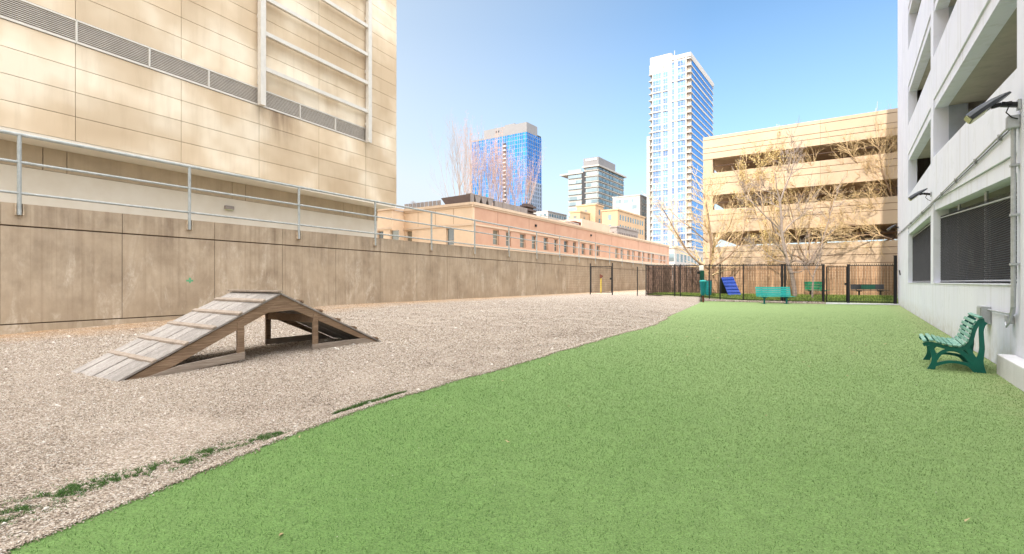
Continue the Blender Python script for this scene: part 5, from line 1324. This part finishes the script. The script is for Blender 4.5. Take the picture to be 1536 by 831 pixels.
m = MB(); p = L.pt(a_(1010), 0, -2); m.tube([(p.x, p.y, Zt+.7), (p.x, p.y, Zt+4)], .15, 5); m.build('mast', M['far_conc'], wt)

# smaller blocks between the towers
def block(name, label, px, Y, ytop, pxl, pxr, mat, wmat, fl=3.3, wgap=3.4, ww=2.0, wh=1.9, nfl=5, par=.0, deep=True, group=None):
    c, L, R_ = tower(px, Y, 0, 0); k = Y/F; Zt = 1.35+(423-ytop)*k; b = thing(name, (c.x, c.y, 0), label, 'building', group)
    wL = L.a(pxl); wR = R_.a(pxr); m = MB(); solid(m, c, L, R_, 0, wL, 0, wR, 0, Zt); m.build('wall', mat, b)
    q = []
    for i in range(nfl):
        z1 = Zt-1.3-i*fl
        for f, w_ in ((L, wL), (R_, wR)):
            n_ = max(1, int((w_-1)/wgap)); st = (w_-(n_-1)*wgap-ww)/2
            for j in range(n_): q.append((f, st+j*wgap, st+j*wgap+ww, z1-wh, z1))
    q = [x for x in q if x[2] > x[1]]
    win_parts(b, q, wmat, .03)
    m = MB(); solid(m, c, L, R_, -.25, wL+.25, -.25, wR+.25, Zt+.001, Zt+.5); m.build('parapet', mat, b)
    return b, c, L, R_, Zt
block('apartment_block', 'pale white apartment block with balconies just left of the white tower', 960, 250, 293, 919, 974, M['white_far'], M['glass_grey'], wgap=4.2, ww=2.8, nfl=12)
block('windowed_block', 'tan block with two rows of many small windows in front of the white apartments', 926.5, 165, 315.3, 903, 967, M['far_tan'], M['glass_grey'], wgap=2.3, ww=1.1, wh=1.7, nfl=4)
block('stepped_block', 'plain tan stepped block left of the many windowed tan block', 893, 180, 307.5, 865, 905, M['far_tan'], M['glass_win'], wgap=5, ww=1.2, nfl=3)
block('stepped_block', 'low tan rear block between the stepped block and grey tower', 870, 175, 318, 855, 899, M['far_tan'], M['glass_win'], wgap=4.5, ww=1.2, nfl=2)
block('louvred_block', 'grey louvred plant block low in front of the tan windowed block', 925, 150, 341, 914, 957, M['roof_grey'], M['roof_brown'], wgap=1.4, ww=.6, wh=2.6, nfl=1)
block('pale_block', 'low pale block at the foot of the white tower beside the salmon roof', 1012, 120, 372, 1000, 1060, M['white_far'], M['glass_grey'], wgap=3.2, ww=1.6, nfl=3)
block('pale_block', 'low white block far behind the salmon roof beside the blue tower', 822, 330, 317, 800, 850, M['white_far'], M['glass_grey'], nfl=2)

# unseen tower added behind the photographer to shade the yard
S = Vector((SDX, SDY, 0)).normalized(); E0 = Vector((14.2, 36.6, 0)); DD = 118.0; HT = DD*math.tan(SEL)
oc = E0+S*DD; ot = thing('shade_tower', oc, 'unseen stone tower added behind the photographer to shade the yard', 'tower')
F0 = Face(oc.x, oc.y, -.834, .5516, 1)
if F0.n[1] < 0: F0 = Face(oc.x, oc.y, -.834, .5516, -1)
m = MB(); F0.box(m, -34, 40, 0, HT, -22, 0); m.build('wall', M['office'], ot)  # body of the unseen tower added for shade
for i in range(9):
    m = MB(); F0.box(m, -32, 38, 8+i*7.3, 11+i*7.3, .002, .06); m.build('window', M['glass_grey'], ot)  # window bands on the added shade tower

# ------------------------------------------------------------------ trees
def rot_about(v, ax, ang): return Matrix.Rotation(ang, 3, ax) @ v
class Tree:
    def __init__(s, seed): s.r = random.Random(seed); s.big = MB(); s.small = MB(); s.tips = []; s.n = 0; s.rmin = .010
    def branch(s, p, d, L, r, lvl, maxl, up=.15, spread=.6, kids_=(3, 5), wob=.16, ratio=.62):
        r = max(r, s.rmin); n = max(3, int(4+L*1.2)) if lvl < 2 else 4; pts = [p]; rs = [r]; dirs = [d]; r1 = r*(.42 if lvl < maxl else .25)
        for i in range(n):
            d = (d+Vector([s.r.gauss(0, wob) for _ in range(3)])+Vector((0,0,up*.35))).normalized()
            p = p+d*(L/n); pts.append(p); rs.append(max(s.rmin*.7, r+(r1-r)*(i+1)/n)); dirs.append(d)
        (s.big if lvl <= 1 else s.small).tube(pts, rs, 7 if lvl == 0 else 5 if lvl == 1 else 3, caps=lvl < 2)
        s.tips.append((pts[-1], lvl)); s.n += 1
        if lvl >= maxl: s.tips += [(q, lvl) for q in pts[1:-1]]; return
        kn = s.r.randint(*kids_)
        for k in range(kn):
            f = .28+.72*(k+s.r.random()*.8)/kn if lvl else .45+.55*(k+.5)/kn
            f = min(f, .98); i = int(f*n); q = pts[i].lerp(pts[min(i+1, n)], f*n-i); dd = dirs[min(i+1, n)]
            ax = dd.orthogonal().normalized(); ax = rot_about(ax, dd, s.r.uniform(0, 6.283)); ang = s.r.uniform(.5, 1.0)*spread
            nd = rot_about(dd, ax, ang)
            s.branch(q, nd, L*ratio*s.r.uniform(.7, 1.15), rs[i]*.62, lvl+1, maxl, up, spread, kids_, wob, ratio)
        s.branch(pts[-1], dirs[-1], L*ratio, r1, lvl+1, maxl, up, spread, kids_, wob, ratio)
def finish(t_, name, loc, label, m1, m2, buds=None, bsize=.05, bprob=.6, group=None, per=1, jit=.12):
    th = thing(name, loc, label, 'tree', group); t_.big.build('trunk', m1, th)
    if t_.small.v: t_.small.build('twigs', m2, th)
    if buds:
        B = MB(); rr = t_.r
        for p, l in t_.tips:
            for _ in range(per):
                if rr.random() > bprob: continue
                c_ = p+Vector([rr.gauss(0, jit) for _ in range(3)]); a = Vector([rr.gauss(0, 1) for _ in range(3)]).normalized()*bsize; b = Vector([rr.gauss(0, 1) for _ in range(3)]).normalized()*bsize*.7
                B.val = rr.random(); B.add([c_-a, c_+b, c_+a, c_-b], [(0, 1, 2, 3)])
        tag(B.build('buds', buds, th), kind='stuff')
    return th
def pth(pts, Y): return [P(a, b, Y+(dd if len(q_) > 2 else 0)) for q_ in pts for a, b, dd in [(q_[0], q_[1], q_[2] if len(q_) > 2 else 0)]]
def limb(t_, pts, r0, r1, Y, kids_=6, L=1.5, maxl=3, spread=.8, up=.1, lvl=1):
    ps = pth(pts, Y); n = len(ps); rs = [r0+(r1-r0)*i/(n-1) for i in range(n)]
    D = []; R2 = []
    for i in range(n-1):
        p0, p1, p2, p3 = ps[max(i-1,0)], ps[i], ps[i+1], ps[min(i+2,n-1)]
        for k in range(4):
            s_ = k/4; D.append(.5*((2*p1)+(p2-p0)*s_+(2*p0-5*p1+4*p2-p3)*s_*s_+(3*p1-p0-3*p2+p3)*s_**3)); R2.append(rs[i]*(1-s_)+rs[i+1]*s_)
    D.append(ps[-1]); R2.append(rs[-1]); t_.big.tube(D, R2, 7)
    kids_ = int(kids_*1.45)
    for k in range(kids_):
        f = .3+.7*(k+t_.r.random())/kids_; i = min(int(f*(len(D)-1)), len(D)-2); dd = (D[i+1]-D[i]).normalized()
        ax = rot_about(dd.orthogonal().normalized(), dd, t_.r.uniform(0, 6.283)); nd = rot_about(dd, ax, t_.r.uniform(.5, 1.0)*spread)
        t_.branch(D[i], nd, L*t_.r.uniform(.6, 1.2)*(1.15-f*.5), R2[i]*.6, 2, maxl, up, .7, (3, 4), .16, .62)
    t_.branch(D[-1], (D[-1]-D[-2]).normalized(), L, R2[-1], 2, maxl, up, .7, (2, 4), .14, .62)
G = 'bare trees behind the black fence'
# V shaped tree left of centre
T = Tree(11); Yt = 37.6
limb(T, [(1065,449),(1065,420),(1066,398),(1067,370),(1064,340)], .15, .08, Yt, 10, 2.2, 4)
limb(T, [(1064,340),(1061,315),(1055,290,.4)], .075, .03, Yt, 10, 1.9, 4)
limb(T, [(1065,404),(1050,395),(1034,381),(1024,365),(1012,345),(1003,328),(993,312,-1)], .085, .02, Yt, 9, 1.5, 4)
limb(T, [(1062,364),(1048,352),(1034,340),(1016,326,.5),(1003,312,1)], .05, .015, Yt, 7, 1.3, 4)
limb(T, [(1066,402),(1080,394),(1096,382),(1108,366),(1116,345),(1119,318,1)], .07, .015, Yt, 8, 1.4, 4)
limb(T, [(1066,372),(1078,358),(1092,344),(1100,322,-1)], .05, .015, Yt, 8, 1.4, 4)
finish(T, 'bare_tree', P(1065,449,Yt), 'golden bare tree with low V branches behind the teal waste station', M['bark_brown'], M['bark_gold'], M['bud_yellow'], .03, .3, G)
# leaning pale tree
T = Tree(23); Yt = 33.4
limb(T, [(1193,448.5),(1191,430),(1187,410),(1181,392),(1177,375),(1173,350),(1172,325),(1170,303)], .15, .065, Yt, 5, 1.4, 4)
limb(T, [(1170,303),(1178,280),(1186,262),(1191,240),(1192,222)], .06, .015, Yt, 9, 1.1, 4)
limb(T, [(1173,348),(1160,335),(1146,322),(1133,308),(1120,295,.5),(1112,280,.5)], .055, .012, Yt, 8, 1.1, 4)
limb(T, [(1174,350),(1186,336),(1198,326),(1206,318),(1212,300)], .045, .012, Yt, 6, 1.0, 4)
limb(T, [(1170,304),(1158,290),(1146,286),(1133,282)], .035, .01, Yt, 5, .8, 4)
limb(T, [(1181,394),(1165,391),(1155,385),(1140,372,.3),(1128,366)], .04, .01, Yt, 6, 1.0, 4)
limb(T, [(1186,408),(1200,408),(1208,402),(1214,392)], .035, .01, Yt, 4, .8, 4)
finish(T, 'bare_tree', P(1193,448,Yt), 'leaning pale barked bare tree beside the turquoise bench', M['bark_grey'], M['bark_grey'], None, group=G)
# brown tree behind, many upright stems with yellow buds
T = Tree(31); Yt = 38.2
limb(T, [(1213,444),(1213,420),(1213,392)], .16, .11, Yt, 2, 1.2, 3)
for i, e in enumerate([[(1213,394),(1204,380),(1196,360),(1190,330),(1180,290),(1176,262)], [(1213,393),(1214,370),(1214,330),(1220,290),(1222,250)], [(1213,392),(1222,372),(1228,345),(1240,320),(1262,300)],
          [(1213,394),(1222,380),(1238,352),(1244,322),(1250,290),(1258,265)], [(1212,396),(1195,384),(1184,380),(1166,360),(1156,330)], [(1214,340),(1205,310),(1200,280),(1204,246)]]):
    limb(T, e, .075, .02, Yt+(i % 3-1)*.8, 10, 1.5, 4)
finish(T, 'bare_tree', P(1213,444,Yt), 'multi stemmed brown tree with yellow buds in front of the tan structure', M['bark_brown'], M['bark_gold'], M['bud_yellow'], .03, .35, G)
# slender white sapling right of the leaning tree
T = Tree(41); Yt = 32.7
limb(T, [(1218.5,449.5),(1219,430),(1221,412),(1226,398),(1230,385),(1234,360),(1243,330),(1252,300,.4)], .06, .015, Yt, 8, 1.0, 4)
limb(T, [(1220,418),(1212,405),(1207,392),(1205,372)], .025, .008, Yt, 5, .7, 4)
finish(T, 'bare_sapling', P(1218.5,449,Yt), 'slender pale sapling just right of the leaning pale tree', M['bark_grey'], M['bark_grey'], None, group=G)
# right hand tree partly hidden by the white garage
T = Tree(53); Yt = 36.3
limb(T, [(1371,444,.0),(1368,400),(1362,370),(1352,345)], .17, .10, Yt-.6, 5, 1.6, 4)
for i, e in enumerate([[(1360,372),(1335,358),(1305,352),(1270,355),(1245,350)], [(1352,346),(1330,335),(1318,318),(1305,310),(1280,300)], [(1352,346),(1330,350),(1290,340),(1255,335)], [(1352,345),(1345,320),(1330,290),(1310,270),(1285,262)],
          [(1352,345),(1340,300),(1325,262),(1320,230),(1316,215)], [(1350,330),(1342,280),(1338,240),(1340,212)], [(1345,320),(1320,290),(1290,250),(1272,228)], [(1350,355),(1325,362),(1300,368),(1262,362)]]):
    limb(T, e, .07, .016, Yt+(i % 4-1.5)*.5, 13, 1.5, 4)
finish(T, 'bare_tree', P(1371,444,Yt-.6), 'dense twiggy brown tree spreading left from behind the white garage corner', M['bark_brown'], M['bark_gold'], M['bud_yellow'], .03, .25, G)
# yellow budding shrub-like tree inside the upper deck line
T = Tree(61); Yt = 39.9
for i, (px, tx, ty) in enumerate([(1150, 1138, 250), (1152, 1160, 236), (1154, 1182, 240), (1156, 1206, 246), (1150, 1120, 262)]):
    limb(T, [(px, 443), (px, 400), ((px+tx)/2+3, 330), (tx, ty+20), (tx, ty)], .06, .02, Yt-(i % 2)*.4, 12, 1.3, 4)
finish(T, 'budding_tree', P(1152,443,Yt), 'tall golden tree covered in yellow buds between the V tree and leaning tree', M['bark_gold'], M['bark_gold'], M['bud_yellow'], .06, .8, G)
# trees on the roof line by the blue tower
G2 = 'distant trees in front of the blue tower'
def far_tree(px, ytop, Y, seed, label, m1, m2, buds, w=1.0, n=6, per=3, bs=.22):
    T = Tree(seed); T.rmin = .015; base = Vector((U(px)*Y, Y, 3.0)); zt = H-(ytop-HY)/F*Y; h = zt-3
    pts = [base, base+Vector((.2, 0, h*.3)), base+Vector((-.1, 0, h*.6))]
    T.big.tube(pts, [h*.014, h*.011, h*.008], 6)
    for k in range(int(n*1.4)):
        f = .25+.5*k/(n*1.4); q = base+Vector((0, 0, h*f)); a = k*2.4; d = Vector((math.cos(a)*.42*w, math.sin(a)*.42*w, 1)).normalized()
        T.branch(q, d, h*(1-f)*.6, h*.0038, 1, 4, .35, .5*w, (2, 3), .07, .62)
    T.branch(pts[-1], Vector((0, 0, 1)), h*.3, h*.005, 1, 4, .3, .45*w, (2, 3), .07, .62)
    return finish(T, 'poplar_tree' if w < 1 else 'bare_tree', base, label, m1, m2, buds, bs, .55, G2, per, .3)
far_tree(690, 214, 95, 71, 'grey leafless tree left of the blue glass tower', M['bark_grey'], M['bark_grey'], None, 1.0, 7)
for i, (px, yt, sd) in enumerate([(707, 219, 72), (721, 236, 73), (736, 236, 74), (748, 232, 75), (759, 248, 76), (772, 254, 77), (786, 262, 78)]):
    far_tree(px, yt, 105+i*2.5, sd, ['pink budding tree at the left edge of the blue tower', 'second pink budding tree before the blue tower', 'third pink budding tree before the blue tower', 'pink budding tree near the middle of the blue tower', 'pink budding tree below the dark balcony strip', 'short pink budding tree before the right half of the blue tower', 'lowest pink budding tree at the right corner of the blue tower'][i], M['bark_pink'], M['bark_pink'], M['bud_pink'], .6, 4, 1, .10)
